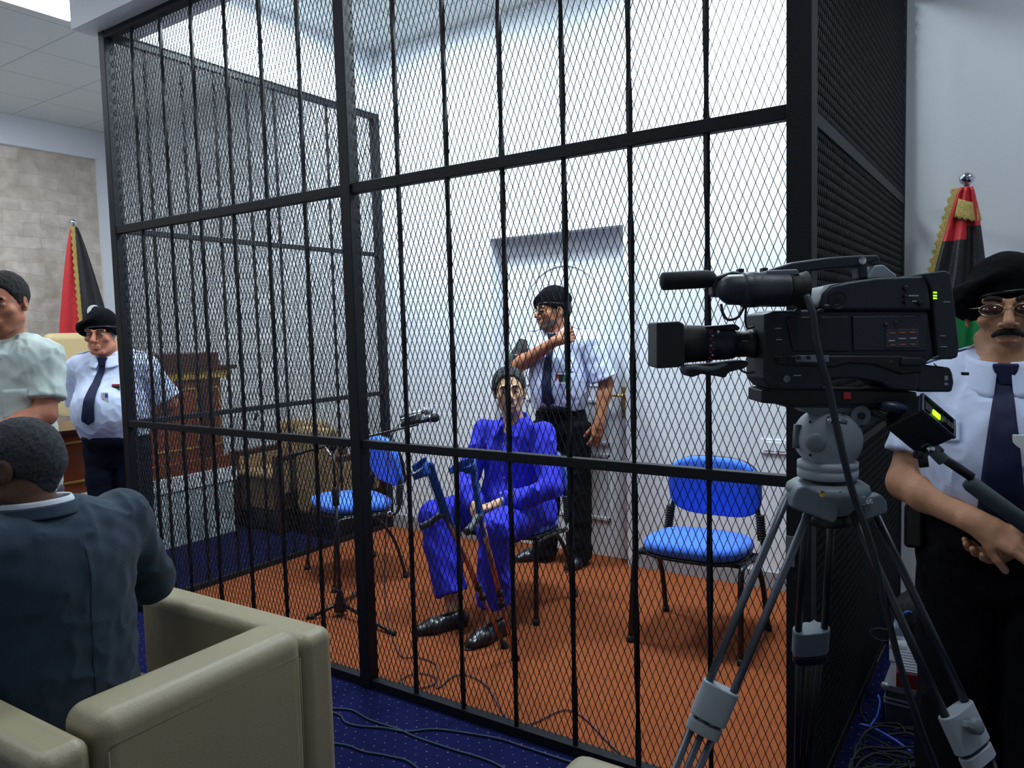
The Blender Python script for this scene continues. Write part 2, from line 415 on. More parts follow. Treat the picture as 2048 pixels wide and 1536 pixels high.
for z0, z1 in zz:
    mesh_panel(-L + .02, -.025, z0, z1, .016, 'x'); mesh_panel(.025, L - .04, z0, z1, .016, 'x')
    mesh_panel(.028, D - .05, z0, z1, -L + .014, 'y'); mesh_panel(.03, D - .04, z0, z1, L - .018, 'y', .0034); mesh_panel(.04, D - .045, z0, z1, L + .012, 'y', .0034)
M_steel = mat('dull_steel', (120, 122, 125), 0.4, 0.7)
MB().box((L - .030, -.040, .80), (L - .004, -.0345, .89)).build('lock_plate', M_steel, cage, bevel=.002, label='grey lock plate on the corner post')
# ================================================================ SMOOTH SOLID SHAPES (signed distance fields -> one continuous mesh)
def cap(a, b, ra, rb=None, k=.02, op='u', sq=None, flat=False):
    """tapered capsule; sq=(axis, factor) widens it along an axis; flat gives cut ends"""
    return dict(t='cap', a=Vector(a), b=Vector(b), ra=ra, rb=ra if rb is None else rb, k=k, op=op, sq=sq, flat=flat)
def ell(c, r, k=.02, op='u', rot=None):
    return dict(t='ell', c=Vector(c), r=Vector(r), k=k, op=op, rot=rot)
def cut(p, n): return dict(t='cut', p=Vector(p), n=Vector(n).normalized(), k=0, op='s')
def xf(prims, M):
    """rigid transform of prims"""
    R = M.to_3x3(); out = []
    for q in prims:
        q = dict(q)
        if q['t'] == 'cap':
            q['a'] = M @ q['a']; q['b'] = M @ q['b']
            if q['sq']: q['sq'] = (R @ Vector(q['sq'][0]), q['sq'][1])
        elif q['t'] == 'ell':
            q['c'] = M @ q['c']; q['rot'] = R @ (q['rot'] if q['rot'] is not None else Matrix.Identity(3))
        else: q['p'] = M @ q['p']; q['n'] = R @ q['n']
        out.append(q)
    return out
def _axis(lo, hi, h, fine):
    xs = [lo]
    while xs[-1] < hi:
        x = xs[-1]; s = h
        for (a, b, f) in fine:
            if a - h <= x <= b: s = min(s, f)
        xs.append(x + s)
    return np.array(xs, dtype=np.float64)
def sdf_mesh(prims, h=.006, fine=()):
    lo = np.full(3, 1e9); hi = -lo
    bb = []
    for q in prims:
        if q['t'] == 'cut': bb.append(None); continue
        if q['t'] == 'cap':
            A = np.array(q['a']); B = np.array(q['b']); f = q['sq'][1] if q['sq'] else 1
            r = max(q['ra'], q['rb']) * max(1, f); l = np.minimum(A, B) - r; u = np.maximum(A, B) + r
        else:
            r = max(q['r']); l = np.array(q['c']) - r; u = np.array(q['c']) + r
        bb.append((l, u))
        if q['op'] == 'u': lo = np.minimum(lo, l); hi = np.maximum(hi, u)
    lo -= 2.5 * h; hi += 2.5 * h
    ax = [_axis(lo[i], hi[i], h, [(f[0][i], f[1][i], f[2]) for f in fine]) for i in range(3)]
    F = np.full([len(a) for a in ax], 1.0, dtype=np.float32)
    for q, b in zip(prims, bb):
        if b is None: sl = [slice(None)] * 3
        else:
            pad = max(2 * h, q['k']) + h
            sl = [slice(max(0, np.searchsorted(ax[i], b[0][i] - pad) - 1), np.searchsorted(ax[i], b[1][i] + pad) + 1) for i in range(3)]
        X = ax[0][sl[0]][:, None, None]; Y = ax[1][sl[1]][None, :, None]; Z = ax[2][sl[2]][None, None, :]
        if q['t'] == 'cut':
            d = (X - q['p'].x) * q['n'].x + (Y - q['p'].y) * q['n'].y + (Z - q['p'].z) * q['n'].z
            F = np.maximum(F, d.astype(np.float32)); continue
        if q['t'] == 'ell':
            x = X - q['c'].x; y = Y - q['c'].y; z = Z - q['c'].z; r = q['r']
            if q['rot'] is not None:
                Ri = q['rot'].transposed()
                x, y, z = (Ri[0][0] * x + Ri[0][1] * y + Ri[0][2] * z, Ri[1][0] * x + Ri[1][1] * y + Ri[1][2] * z, Ri[2][0] * x + Ri[2][1] * y + Ri[2][2] * z)
            k0 = np.sqrt((x / r.x) ** 2 + (y / r.y) ** 2 + (z / r.z) ** 2); k1 = np.sqrt((x / r.x ** 2) ** 2 + (y / r.y ** 2) ** 2 + (z / r.z ** 2) ** 2) + 1e-9
            d = k0 * (k0 - 1) / k1
        else:
            a = q['a']; x = X - a.x; y = Y - a.y; z = Z - a.z; v = q['b'] - a
            if q['sq']:
                n = Vector(q['sq'][0]).normalized(); s = 1 / q['sq'][1] - 1
                dn = x * n.x + y * n.y + z * n.z; x = x + dn * (s * n.x); y = y + dn * (s * n.y); z = z + dn * (s * n.z)
                v = v + n * (v.dot(n) * s)
            ll = v.length_squared + 1e-12
            t = (x * v.x + y * v.y + z * v.z) / ll; tc = np.clip(t, 0, 1)
            rr = q['ra'] + (q['rb'] - q['ra']) * tc
            if q['flat']:
                d = np.sqrt((x - t * v.x) ** 2 + (y - t * v.y) ** 2 + (z - t * v.z) ** 2) - rr
                d = np.maximum(d, (np.abs(t - .5) - .5) * math.sqrt(ll))
            else: d = np.sqrt((x - tc * v.x) ** 2 + (y - tc * v.y) ** 2 + (z - tc * v.z) ** 2) - rr
        G = F[tuple(sl)]; d = d.astype(np.float32); k = q['k']
        if q['op'] == 's': d = -d
        if k > 0:
            hh = np.maximum(k - np.abs(G - d), 0) / k; e = hh * hh * k * .25
        else: e = 0
        F[tuple(sl)] = (np.minimum(G, d) - e) if q['op'] == 'u' else (np.maximum(G, d) + e)
    # surface nets on the (non-uniform) grid
    ins = F < 0
    n = [s - 1 for s in F.shape]
    cnt = np.zeros(n, dtype=np.int8)
    for dx in (0, 1):
        for dy in (0, 1):
            for dz in (0, 1): cnt += ins[dx:dx + n[0], dy:dy + n[1], dz:dz + n[2]]
    act = (cnt > 0) & (cnt < 8); I, J, K = np.nonzero(act)
    idx = np.full(n, -1, dtype=np.int32); idx[I, J, K] = np.arange(len(I))
    acc = np.zeros((len(I), 3)); num = np.zeros(len(I))
    for a in range(3):
        o1, o2 = [i for i in range(3) if i != a]
        for u in (0, 1):
            for w in (0, 1):
                c0 = [I, J, K]; c0 = [c0[0].copy(), c0[1].copy(), c0[2].copy()]
                c0[o1] = c0[o1] + u; c0[o2] = c0[o2] + w; c1 = [c.copy() for c in c0]; c1[a] = c1[a] + 1
                f0 = F[tuple(c0)]; f1 = F[tuple(c1)]; m = (f0 < 0) != (f1 < 0)
                t = np.where(m, f0 / np.where(m, f0 - f1, 1), 0)
                P0 = np.stack([ax[i][c0[i]] for i in range(3)], 1); P1 = np.stack([ax[i][c1[i]] for i in range(3)], 1)
                acc += np.where(m[:, None], P0 + (P1 - P0) * t[:, None], 0); num += m
    V = acc / num[:, None]
    Q = []
    for a in range(3):
        o1, o2 = (a + 1) % 3, (a + 2) % 3
        s0 = [slice(None)] * 3; s1 = [slice(None)] * 3; s0[a] = slice(0, -1); s1[a] = slice(1, None)
        d = ins[tuple(s0)] != ins[tuple(s1)]
        E = list(np.nonzero(d)); ok = (E[o1] > 0) & (E[o2] > 0) & (E[o1] < n[o1]) & (E[o2] < n[o2]) & (E[a] < n[a])
        E = [e[ok] for e in E]; fl = ins[tuple(E)]
        def g(u, w):
            c = [e.copy() for e in E]; c[o1] -= u; c[o2] -= w; return idx[tuple(c)]
        q = np.stack([g(1, 1), g(0, 1), g(0, 0), g(1, 0)], 1); q[~fl] = q[~fl][:, ::-1]; Q.append(q)
    Q = np.concatenate(Q); Q = Q[(Q >= 0).all(1)]
    return V, Q
def fbm(V, sc, seed=0.0, oct=2):
    """cheap smooth pseudo noise on arrays"""
    out = np.zeros(len(V)); amp = 1
    rs = np.random.RandomState(int(seed * 10) + 3)
    for o in range(oct):
        for j in range(4):
            k = rs.normal(size=3); k /= np.linalg.norm(k); out += amp * np.sin(V @ k * sc * (1 + .4 * j) + rs.rand() * 6 + 1.5 * np.sin(V @ rs.normal(size=3) * sc * .5))
        amp *= .5; sc *= 2.1
    return out / 4
def solid(name, prims, m, parent=None, h=.006, fine=(), folds=0, fscale=30, seed=1, stretch=(1, 1, 1), label=None):
    V, Q = sdf_mesh(prims, h, fine)
    if folds:
        me = np_mesh(name, V, Q); N = np.empty(len(V) * 3, dtype=np.float32); me.vertices.foreach_get('normal', N); N = N.reshape(-1, 3)
        n = fbm(V * np.array(stretch), fscale, seed, 3); n = 1 - 2 * np.abs(np.clip(n, -1, 1)) ** .7
        V = V + N * (n * folds)[:, None]; bpy.data.meshes.remove(me)
    me = np_mesh(name, V, Q)
    me.polygons.foreach_set('use_smooth', np.ones(len(Q), dtype=bool))
    o = finish(name, me, m, parent, label=label); o['_n'] = len(V); del o['_n']
    return o
def bvh(o):
    me = o.data
    return BVHTree.FromPolygons([v.co[:] for v in me.vertices], [p.vertices[:] for p in me.polygons])
def front(B, x, z, off=.003, dy=1, y0=-1.5):
    """surface point found from the front (looking along +Y in the local frame)"""
    h = B.ray_cast(Vector((x, y0 * dy, z)), Vector((0, dy, 0)))
    if h[0] is None: return Vector((x, 0, z))
    return h[0] + h[1] * off if h[1].dot(Vector((0, -dy, 0))) > 0 else h[0] - h[1] * off
def patch(name, B, corners, m, parent, off=.003, thick=.002, n=8, dy=1, bow=None, label=None):
    """cloth piece lying on a garment; corners (x,z) in order: top-left, top-right, bottom-right, bottom-left"""
    (a, b, c, d) = [Vector((p[0], 0, p[1])) for p in corners]
    def f(u, v):
        p = a.lerp(b, u).lerp(d.lerp(c, u), v); return front(B, p.x, p.z, off, dy)
    return MB().grid(f, n, n).build(name, m, parent, solid=thick, smooth=True, label=label)

# ---------------------------------------------------------------- people
M_card = mat('white_card', (225, 228, 232), .4); M_redc = mat('red_cloth', (190, 30, 38), .6); M_greenc = mat('green_cloth', (25, 130, 80), .6); M_blackc = mat('black_cloth', (16, 16, 20), .7)
M_cardblue = mat('blue_print', (60, 80, 190), .5)
M_eye = mat('eye_white', (168, 160, 152), 0.25); M_iris = mat('dark_iris', (40, 26, 18), 0.15)
def skin(name, c): return mat(name, c, 0.5, var=0.10, vscale=28, bump=0.12, bscale=160, spec=0.35)
def head_prims(fat=0.0, nose=1.0, jaw=1.0, low=False):
    f = fat
    P = [ell((0, .018, .026 if low else .032), (.077, .096, .066 if low else .086), .02),
         ell((0, -.030, -.030), (.063 + f, .064, .084), .03),
         ell((0, -.066, -.098), (.024 + f * .6, .020, .017), .022),
         cap((-.045 - f, -.004, -.062), (-.024, -.058, -.095), .021 * jaw, .015, .02), cap((.045 + f, -.004, -.062), (.024, -.058, -.095), .021 * jaw, .015, .02),
         ell((-.043 - f * .6, -.060, -.020), (.022, .020, .019), .018), ell((.043 + f * .6, -.060, -.020), (.022, .020, .019), .018),
         ell((-.0325, -.099, .008), (.020, .015, .0135), .012, 's'), ell((.0325, -.099, .008), (.020, .015, .0135), .012, 's'),
         cap((-.045, -.082, .029), (-.012, -.093, .027), .0085, .0085, .014), cap((.045, -.082, .029), (.012, -.093, .027), .0085, .0085, .014),
         cap((0, -.088, .022), (0, -.113 * (1 + .02 * nose), -.026), .0085, .0125 * nose, .012),
         ell((-.0145, -.099, -.031), (.009, .010, .0075), .007), ell((.0145, -.099, -.031), (.009, .010, .0075), .007),
         ell((-.007, -.108, -.040), (.0035, .006, .003), .003, 's'), ell((.007, -.108, -.040), (.0035, .006, .003), .003, 's'),
         ell((-.0325, -.0795, .008), (.0155, .0125, .0115), .004), ell((.0325, -.0795, .008), (.0155, .0125, .0115), .004),
         cap((-.0325 - .011, -.0925, .0065), (-.0325 + .011, -.0935, .0065), .0019, .0019, .003, 's'), cap((.0325 - .011, -.0935, .0065), (.0325 + .011, -.0925, .0065), .0019, .0019, .003, 's'),
         ell((0, -.083, -.064), (.027, .016, .018), .014),
         cap((-.020, -.0915, -.0595), (.020, -.0915, -.0595), .0052, .0052, .006), cap((-.015, -.093, -.0705), (.015, -.093, -.0705), .0062, .0062, .006),
         cap((-.023, -.099, -.0650), (.023, -.099, -.0650), .0022, .0022, .003, 's')]
    for s in (-1, 1):
        P += [ell((s * .079, .012, .000), (.009, .021, .031), .008, rot=Matrix.Rotation(s * .25, 3, 'Z')),
              ell((s * .087, .008, .004), (.006, .012, .018), .004, 's'),
              ell((s * .078, .004, -.026), (.006, .009, .009), .006)]
    return P
def hand_prims(w, d, n, t, curl=(.5, .6, .5), spread=.05, sc=1.0, thumb=(.5, .3)):
    """w wrist, d towards the fingers, n the way the palm faces, t the thumb side"""
    w = Vector(w); d = Vector(d).normalized(); n = Vector(n); n = (n - d * n.dot(d)).normalized(); t = Vector(t); t = (t - d * t.dot(d) - n * t.dot(n)).normalized()
    P = [cap(w - d * .02, w + d * .03, .024 * sc, .027 * sc, .012, sq=(t, 1.15))]
    for o in (.028, .010, -.008, -.026):
        P.append(cap(w + d * .02 + t * o * .7, w + d * .082 * sc + t * o, .0145, .0125, .012))
    P.append(cap(w + d * .02 + t * .018 + n * .006, w + d * .050 + t * .036 + n * .012, .017, .013, .012))
    for i, (o, ln) in enumerate(((.028, .070), (.0095, .079), (-.009, .073), (-.0265, .058))):
        p = w + d * .086 * sc + t * o; dd = (d + t * (spread * (1.2 - .8 * i))).normalized(); nn = (n - dd * n.dot(dd)).normalized(); rad = (.0092, .0094, .009, .0080)[i]
        for j, fr in enumerate((.46, .31, .23)):
            c = curl[j] * (1 + .08 * i); dd, nn = dd * math.cos(c) + nn * math.sin(c), nn * math.cos(c) - dd * math.sin(c)
            q = p + dd * (ln * fr * sc); P.append(cap(p, q, rad * sc, rad * .93 * sc, .003)); p = q; rad *= .93
    p = w + d * .042 + t * .036 + n * .010; dd = (d * .62 + t * .62 + n * .3).normalized()
    for j, (ln, r) in enumerate(((.040, .0118), (.032, .0098))):
        c = thumb[j]; ax_ = (d * .7 + n * .6 - t * .35).normalized(); dd = (dd * math.cos(c) + ax_ * math.sin(c)).normalized()
        q = p + dd * ln; P.append(cap(p, q, r, r * .9, .005)); p = q
    return P
def frame(c, yaw=0, pitch=0, roll=0):
    """yaw turns the face toward the person's left (+) about Z, pitch nods down (+)"""
    return Matrix.Translation(Vector(c)) @ Matrix.Rotation(yaw, 4, 'Z') @ Matrix.Rotation(pitch, 4, 'X') @ Matrix.Rotation(roll, 4, 'Y')
def arm_prims(sh, el, wr, r=(.048, .040, .027)):
    sh, el, wr = Vector(sh), Vector(el), Vector(wr)
    m = el.lerp(wr, .3)
    return [cap(sh, el, r[0], r[1], .02), cap(el, m, r[1] * .98, r[1] * 1.02, .02), cap(m, wr, r[1] * 1.0, r[2], .02)]
def face_bits(t, HM, brow=(30, 26, 24), eyes=True, lips=(150, 95, 80), stache=None, bw=1.0):
    mb_ = mat('eyebrow_hair', brow, .9, bump=.6, bscale=300)
    for s in (-1, 1):
        b = MB(); pts = [HM @ Vector(p) for p in ((s * .013, -.0995, .0275), (s * .026, -.0975, .0335), (s * .040, -.0905, .0335), (s * .050, -.081, .027))]
        b.tube(curve_pts(pts, 4), [.003 * bw, .0042 * bw] + [.0045 * bw] * 7 + [.004 * bw, .0036 * bw, .0028 * bw, .0018 * bw][:4], 8); b.build('eyebrow', mb_, t, smooth=True)
        if eyes:
            e = MB().ell(HM @ Vector((s * .0325, -.0808, .0072)), (.0118, .0118, .0118)); eo = e.build('eye', M_eye, t, smooth=True)
            i = MB().ell(HM @ Vector((s * .0325, -.0868, .0070)), (.0068, .0066, .0068)); i.build('iris', M_iris, eo, smooth=True)
    if lips:
        ml = mat('lip', lips, .45)
        for z, y, w_, r in ((-.0600, -.0935, .020, .0040), (-.0700, -.0955, .016, .0046)):
            pts = [HM @ Vector((x * w_, y + .012 * abs(x) ** 2, z + .002 * (1 - abs(x)) * (1 if z > -.065 else -1))) for x in (-1, -.5, 0, .5, 1)]
            MB().tube(pts, [.0012, r * .85, r, r * .85, .0012], 8).build('lip', ml, t, smooth=True)
    if stache:
        c, h, w_ = stache; ms = mat('moustache_hair', c, .9, bump=.8, bscale=260)
        pts = [HM @ Vector(p) for p in ((-w_, -.083, -.060), (-w_ * .7, -.0925, -.0515), (-w_ * .3, -.0995, -.0475), (0, -.1005, -.0485), (w_ * .3, -.0995, -.0475), (w_ * .7, -.0925, -.0515), (w_, -.083, -.060))]
        MB().tube(curve_pts(pts, 3), [h * .35] + [h * .8] * 2 + [h] * 13 + [h * .8] * 2 + [h * .35], 8).build('moustache', ms, t, smooth=True)
def hair_solid(t, HM, m, th=.010, line=.050, back=-.045, seed=1, name='hair', side=.012, h=.004, low=False, rough=.0022):
    """short hair: a shell over the skull, cleared off the face and neck"""
    P = [ell((0, .020, .036), (.077 + th, .096 + th, .087 + th), .01), cap((0, .075, .0), (0, .062, back), .045, .035, .03)]
    P += [ell((0, -.110, -.030), (.115, .085, .125), .012, 's', Matrix.Rotation(-.22, 3, 'X')), ell((0, -.02, -.13), (.12, .11, .10), .012, 's')]
    P += [ell((s * .088, .008, -.020), (.028, .027, .040), .008, 's') for s in (-1, 1)]
    if low: P.append(cut((0, 0, .074), (0, 0, 1)))
    return solid(name, xf(P, HM), m, t, h=h, folds=rough, fscale=95, seed=seed)
def beret(t, HM, tilt=-.25, m=None, band=True, drop=-1):
    """felt beret: leather band and a soft crown pulled down to one side (drop -1: the person's right)"""
    C = Matrix.Translation((0, 0, .044)) @ Matrix.Rotation(-.14, 4, 'X') @ Matrix.Rotation(drop * .10, 4, 'Y')
    P = [ell((drop * .030, .014, .034), (.110, .120, .032), .03, rot=Matrix.Rotation(drop * .30, 3, 'Y')), ell((drop * .086, .018, -.010), (.030, .094, .044), .06, rot=Matrix.Rotation(drop * .35, 3, 'Y')),
         cap((0, .012, .0), (0, .012, .03), .087, .09, .02, sq=((0, 1, 0), 1.17))]
    P += [cut((0, 0, -.055), (0, 0, -1)), ell((0, -.01, -.075), (.0865, .125, .075), .006, 's')]
    o = solid('beret', xf(P, HM @ C), m or M_felt, t, h=.005, folds=.0015, fscale=40, seed=4)
    b = MB(); pts = []
    for k in range(41):
        a = 2 * PI * k / 40; pts.append(HM @ C @ Vector((.0855 * math.cos(a), .012 + .1015 * math.sin(a), -.006)))
    b.tube(pts, .0042, 8, caps=False); b.build('band', M_leather_black, o, smooth=True, label='shiny black leather band')
    return o
M_felt = mat('black_felt', (9, 10, 15), 0.95, bump=.4, bscale=250, spec=.12)
M_leather_black = mat('black_leather', (16, 17, 21), 0.3, bump=.1, bscale=120)
def collar(t, m, c, r=.060, h=.038, open_=.35, drop=.065, tilt=.35, spread=.8, seed=0):
    """shirt collar: stand and turned-down fall around the neck, points at the front"""
    c = Vector(c); o = MB()
    def P(u, v):
        ph = -PI / 2 + open_ * .5 + u * (2 * PI - open_)            # starts at the front (-Y)
        fr = abs(math.sin((u - .5) * PI)) ** 8                      # 1 at the front ends
        if v < .35: q = v / .35; rr = r + .003; z = h * q
        else:
            q = (v - .35) / .65; rr = r + .004 + (.016 + .030 * fr) * q; z = h - (h * .95 + drop * fr * .62) * q
        z -= tilt * .06 * (-math.sin(ph) + .2) * 1.0
        x = rr * math.cos(ph) * (1 + .10 * fr * q * spread); y = rr * math.sin(ph) * 1.06
        return c + Vector((x, y, z))
    o.grid(P, 48, 10); return o.build('collar', m, t, solid=.003, smooth=True)
def epaulette(t, B, sx, x0, x1, y, m):
    def f(u, v):
        x = sx * (x0 + (x1 - x0) * u); yy = y + (v - .5) * (.052 - .012 * u)
        h = B.ray_cast(Vector((x, yy, 3)), Vector((0, 0, -1))); z = h[0].z if h[0] is not None else 0
        return Vector((x, yy, z + .006))
    return MB().grid(f, 10, 6).build('epaulette', m, t, solid=.003, smooth=True)
def tie(t, B, m, x, z0, z1, w0=.022, w1=.052, dx=0.0, off=.008):
    """knot and blade following the chest"""
    kn = front(B, x, z0 - .015, .016); kn.z = z0
    MB().add([tuple(kn + Vector(v)) for v in ((-.030, -.006, .030), (.030, -.006, .030), (.016, -.012, -.026), (-.016, -.012, -.026), (-.030, .022, .030), (.030, .022, .030), (.016, .012, -.026), (-.016, .012, -.026))],
             [(0, 1, 2, 3), (7, 6, 5, 4), (0, 4, 5, 1), (3, 2, 6, 7), (0, 3, 7, 4), (1, 5, 6, 2)]).build('tie_knot', m, t, bevel=.006, bseg=3)
    def f(u, v):
        z = z0 - .012 + (z1 - z0 + .012) * v; w = w0 + (w1 - w0) * min(1, v * 1.05) ** .8
        if v > .93: w *= max(0.02, (1 - v) / .07)
        xx = x + dx * v + (u - .5) * 2 * w * .9; p = front(B, x + dx * v, z, off); q = front(B, xx, z, off)
        return Vector((xx, min(q.y, p.y + .012), z))
    return MB().grid(f, 6, 30).build('tie', m, t, solid=.004, smooth=True)
# ================================================================ FURNITURE AND OBJECTS
M_tan = mat('tan_leatherette', (150, 140, 114), .42, var=.05, vscale=3, bump=.12, bscale=220, spec=.45)
M_seam = mat('tan_seam', (120, 108, 84), .6)
M_bluefab = mat('royal_blue_fabric', (70, 122, 236), .8, bump=.25, bscale=500, spec=.2, sheen=.15)
M_plast = mat('black_plastic', (18, 19, 22), .35, bump=.05, bscale=200)
M_rubber = mat('black_rubber', (14, 14, 15), .7)
M_chrome = mat('chrome', (215, 218, 222), .12, 1.0)
M_wood = mat('red_brown_wood', (122, 60, 34), .35, var=.35, vscale=3.0, bump=.08, bscale=40, coat=.2)
M_woodd = mat('dark_red_wood', (66, 28, 18), .35, var=.25, vscale=5.0, coat=.2)
M_gilt = mat('gilt_carving', (190, 158, 78), .4, .5, bump=.9, bscale=90)
M_marble = mat('grey_green_marble', (182, 194, 196), .35, var=.32, vscale=9, detail=8)
M_marblew = mat('white_marble', (215, 218, 222), .35, var=.08, vscale=6)
M_brownup = mat('brown_upholstery', (164, 136, 96), .7, var=.08, vscale=10, bump=.2, bscale=200)

# ---- cube armchairs in the foreground
def cube_armchair(label, loc, rz, group=None):
    t = thing('armchair', label, 'armchair', loc, rz, group)
    for s in (-1, 1):
        MB().box((min(s * .40, s * .285), -.40, .06), (max(s * .40, s * .285), .375, .675)).build('armrest', M_tan, t, bevel=.035, bseg=5)
    b = MB().box((-.282, .22, .06), (.282, .385, .705)).build('backrest', M_tan, t, bevel=.045, bseg=6)
    for s in (-1, 1):
        MB().tube([(s * .262, .3825, .10), (s * .262, .3835, .632)], .0018, 6).build('seam', M_seam, b, smooth=True)
    MB().tube([(-.258, .384, .640), (.258, .384, .640)], .0016, 6).build('seam', M_seam, b, smooth=True)
    MB().box((-.280, -.37, .12), (.280, .215, .30)).build('seat_base', M_tan, t, bevel=.02, bseg=3)
    MB().box((-.280, -.40, .302), (.280, .212, .43)).build('seat_cushion', M_tan, t, bevel=.04, bseg=5)
    for sx in (-1, 1):
        for sy in (-1, 1): MB().lathe([(.022, 0), (.022, .058), (.03, .06)], (sx * .34, sy * .33, 0), (0, 0, 1), 16).build('foot', M_plast, t, smooth=False)
    return t
cube_armchair('tan leather armchair occupied by the man in the grey suit', (.315, -1.205, 0), -PI / 2 + .03)
cube_armchair('tan leather armchair cut off by the bottom edge, only its corner in view', (1.98, -1.375, 0), -PI / 2 + .02)

# ---- blue visitor chairs
def visitor_chair():
    t = thing('visitor_chair', '', 'chair')
    def sup(u, w, d, p=3.2):
        a = 2 * PI * u; c, s = math.cos(a), math.sin(a)
        return (w * abs(c) ** (2 / p) * (1 if c > 0 else -1), d * abs(s) ** (2 / p) * (1 if s > 0 else -1))
    def pad(name, w, d, th, M, m, parent, crown=.012):
        prof = [(.0, -th / 2), (.90, -th / 2), (.975, -th * .35), (1.0, 0), (.975, th * .35), (.90, th / 2), (.6, th / 2 + crown * .7), (.0, th / 2 + crown)]
        return MB().grid(lambda u, v: (M @ Vector((*[q * prof[int(round(v * 7))][0] for q in sup(u, w, d)], prof[int(round(v * 7))][1]))), 48, 7).build(name, m, parent, smooth=True)
    MS = Matrix.Translation((0, -.01, .455)) @ Matrix.Rotation(-.05, 4, 'X')
    pad('seat', .240, .225, .062, MS, M_bluefab, t)
    pad('seat_shell', .235, .218, .022, MS @ Matrix.Translation((0, 0, -.040)), M_plast, t, 0)
    MBk = Matrix.Translation((0, .235, .685)) @ Matrix.Rotation(PI / 2 + .20, 4, 'X')
    def bw(v):
        x, y, z = v; return Vector((x, y, z + .10 * x * x * 4))
    prof = [(.0, -.026), (.90, -.026), (.975, -.018), (1.0, 0), (.975, .018), (.90, .026), (.6, .032), (.0, .036)]
    MB().grid(lambda u, v: MBk @ bw((*[q * prof[int(round(v * 7))][0] for q in sup(u, .235, .155)], prof[int(round(v * 7))][1])), 48, 7).build('backrest', M_bluefab, t, smooth=True)
    MB().grid(lambda u, v: MBk @ bw((*[q * (0, 1, 1, 0)[int(round(v * 3))] for q in sup(u, .228, .148)], (-.040, -.038, -.024, -.024)[int(round(v * 3))])), 40, 3).build('back_shell', M_plast, t, smooth=True)
    for s in (-1, 1):
        # side frame: front leg up, along under the seat, back up to the backrest
        MB().tube(curve_pts([(s * .262, -.225, .012), (s * .255, -.205, .25), (s * .252, -.185, .385), (s * .25, -.13, .415), (s * .25, .10, .405)], 5), .0135, 10, sx=.75).build('leg', M_plast, t, smooth=True)
        MB().tube(curve_pts([(s * .262, .225, .012), (s * .255, .155, .25), (s * .252, .05, .39), (s * .25, -.02, .41)], 5), .0135, 10, sx=.75).build('leg', M_plast, t, smooth=True)
        MB().tube(curve_pts([(s * .25, .06, .405), (s * .25, .16, .40), (s * .245, .205, .44), (s * .22, .222, .56), (s * .20, .235, .66)], 5), .011, 10).build('back_support', M_plast, t, smooth=True)
        bl = MB(); prof = []
        for k in range(10): prof += [(.019, k * .0125), (.025, k * .0125 + .005), (.019, k * .0125 + .010)]
        bl.lathe(prof, (s * .238, .208, .445), (-s * .10, .10, 1), 14); bl.build('bellows', M_rubber, t, smooth=False)
        for y in (-.225, .225): MB().lathe([(.017, 0), (.019, .004), (.018, .028), (.0145, .030)], (s * .262, y, 0), (0, 0, 1), 12).build('foot_cap', M_rubber, t, smooth=True)
        MB().lathe([(.018, 0), (.018, .012), (.010, .016)], (s * .262, .13, .41), (s, 0, 0), 14).build('side_knob', M_chrome, t, smooth=True)
    MB().tube([(-.25, -.13, .413), (.25, -.13, .413)], .0125, 10).build('crossbar', M_plast, t, smooth=True)
    MB().tube([(-.25, .08, .406), (.25, .08, .406)], .0125, 10).build('crossbar', M_plast, t, smooth=True)
    return t
vc = visitor_chair()
for i, (x, y, r, lb) in enumerate(((1.02, 1.19, .02, 'empty blue chair on the right of the cage, its seat in full view'), (-.01, 1.115, .07, 'blue chair the man in blue sits on'), (-1.15, 1.04, -.42, 'empty blue chair turned away on the left, behind the microphone stand'))):
    o = vc if i == 0 else copy_tree(vc)
    o.location = (x, y, .006); o.rotation_euler = (0, 0, r); o['label'] = lb; o['group'] = 'blue chairs in the cage'

# ---- judge's bench on its marble podium
t = thing('podium', 'grey-green marble podium with a white edge carrying the wooden bench', 'podium', (-2.75, -.6, 0))
def wb(m, lo, hi): return m.box(lo, hi)
MB().box((-5.3, -3.4, 0), (-2.75, 1.345, .40)).build('plinth', M_marble, t, world=True)
MB().box((-5.3, -3.4, .40), (-2.735, 1.36, .505)).build('step_edge', M_marblew, t, world=True, bevel=.004)
t = thing('wooden_bench', 'carved red-brown wooden bench end with gilt panels, seen through the cage mesh', 'bench', (-2.95, .3, .505))
xb = -2.80
MB().box((-3.35, .72, .505), (xb, 1.30, 1.19)).build('end_pillar', M_wood, t, world=True, bevel=.004)
MB().box((-3.4, .67, .505), (xb + .04, 1.345, .60)).build('plinth', M_wood, t, world=True, bevel=.006)
MB().box((-3.38, .66, 1.255), (xb + .06, 1.405, 1.285)).build('shelf', M_woodd, t, world=True, bevel=.004)
MB().box((-3.35, .73, 1.285), (xb + .01, 1.29, 1.385)).build('upper_board', M_woodd, t, world=True, bevel=.004)
MB().box((-3.35, .69, 1.19), (xb + .03, 1.36, 1.255)).build('frieze', M_gilt, t, world=True, bevel=.004, label='gilt carved frieze')
fr = MB()
def gilt_frame(m, y0, y1, z0, z1, x, w=.014):
    for a in ((y0, y1, z0, z0 + w), (y0, y1, z1 - w, z1), (y0, y0 + w, z0, z1), (y1 - w, y1, z0, z1)): m.box((x, a[0], a[2]), (x + .008, a[1], a[3]))
gilt_frame(fr, .74, 1.10, .68, 1.13, xb); fr.build('gilt_frame', M_gilt, t, world=True, bevel=.002, label='gilt carved frame')
fr = MB(); gilt_frame(fr, 1.19, 1.285, .68, 1.13, xb); fr.build('gilt_frame', M_gilt, t, world=True, bevel=.002, label='gilt carved frame')
MB().box((xb, 1.105, .60), (xb + .03, 1.185, 1.19)).build('pilaster', M_woodd, t, world=True, bevel=.004)
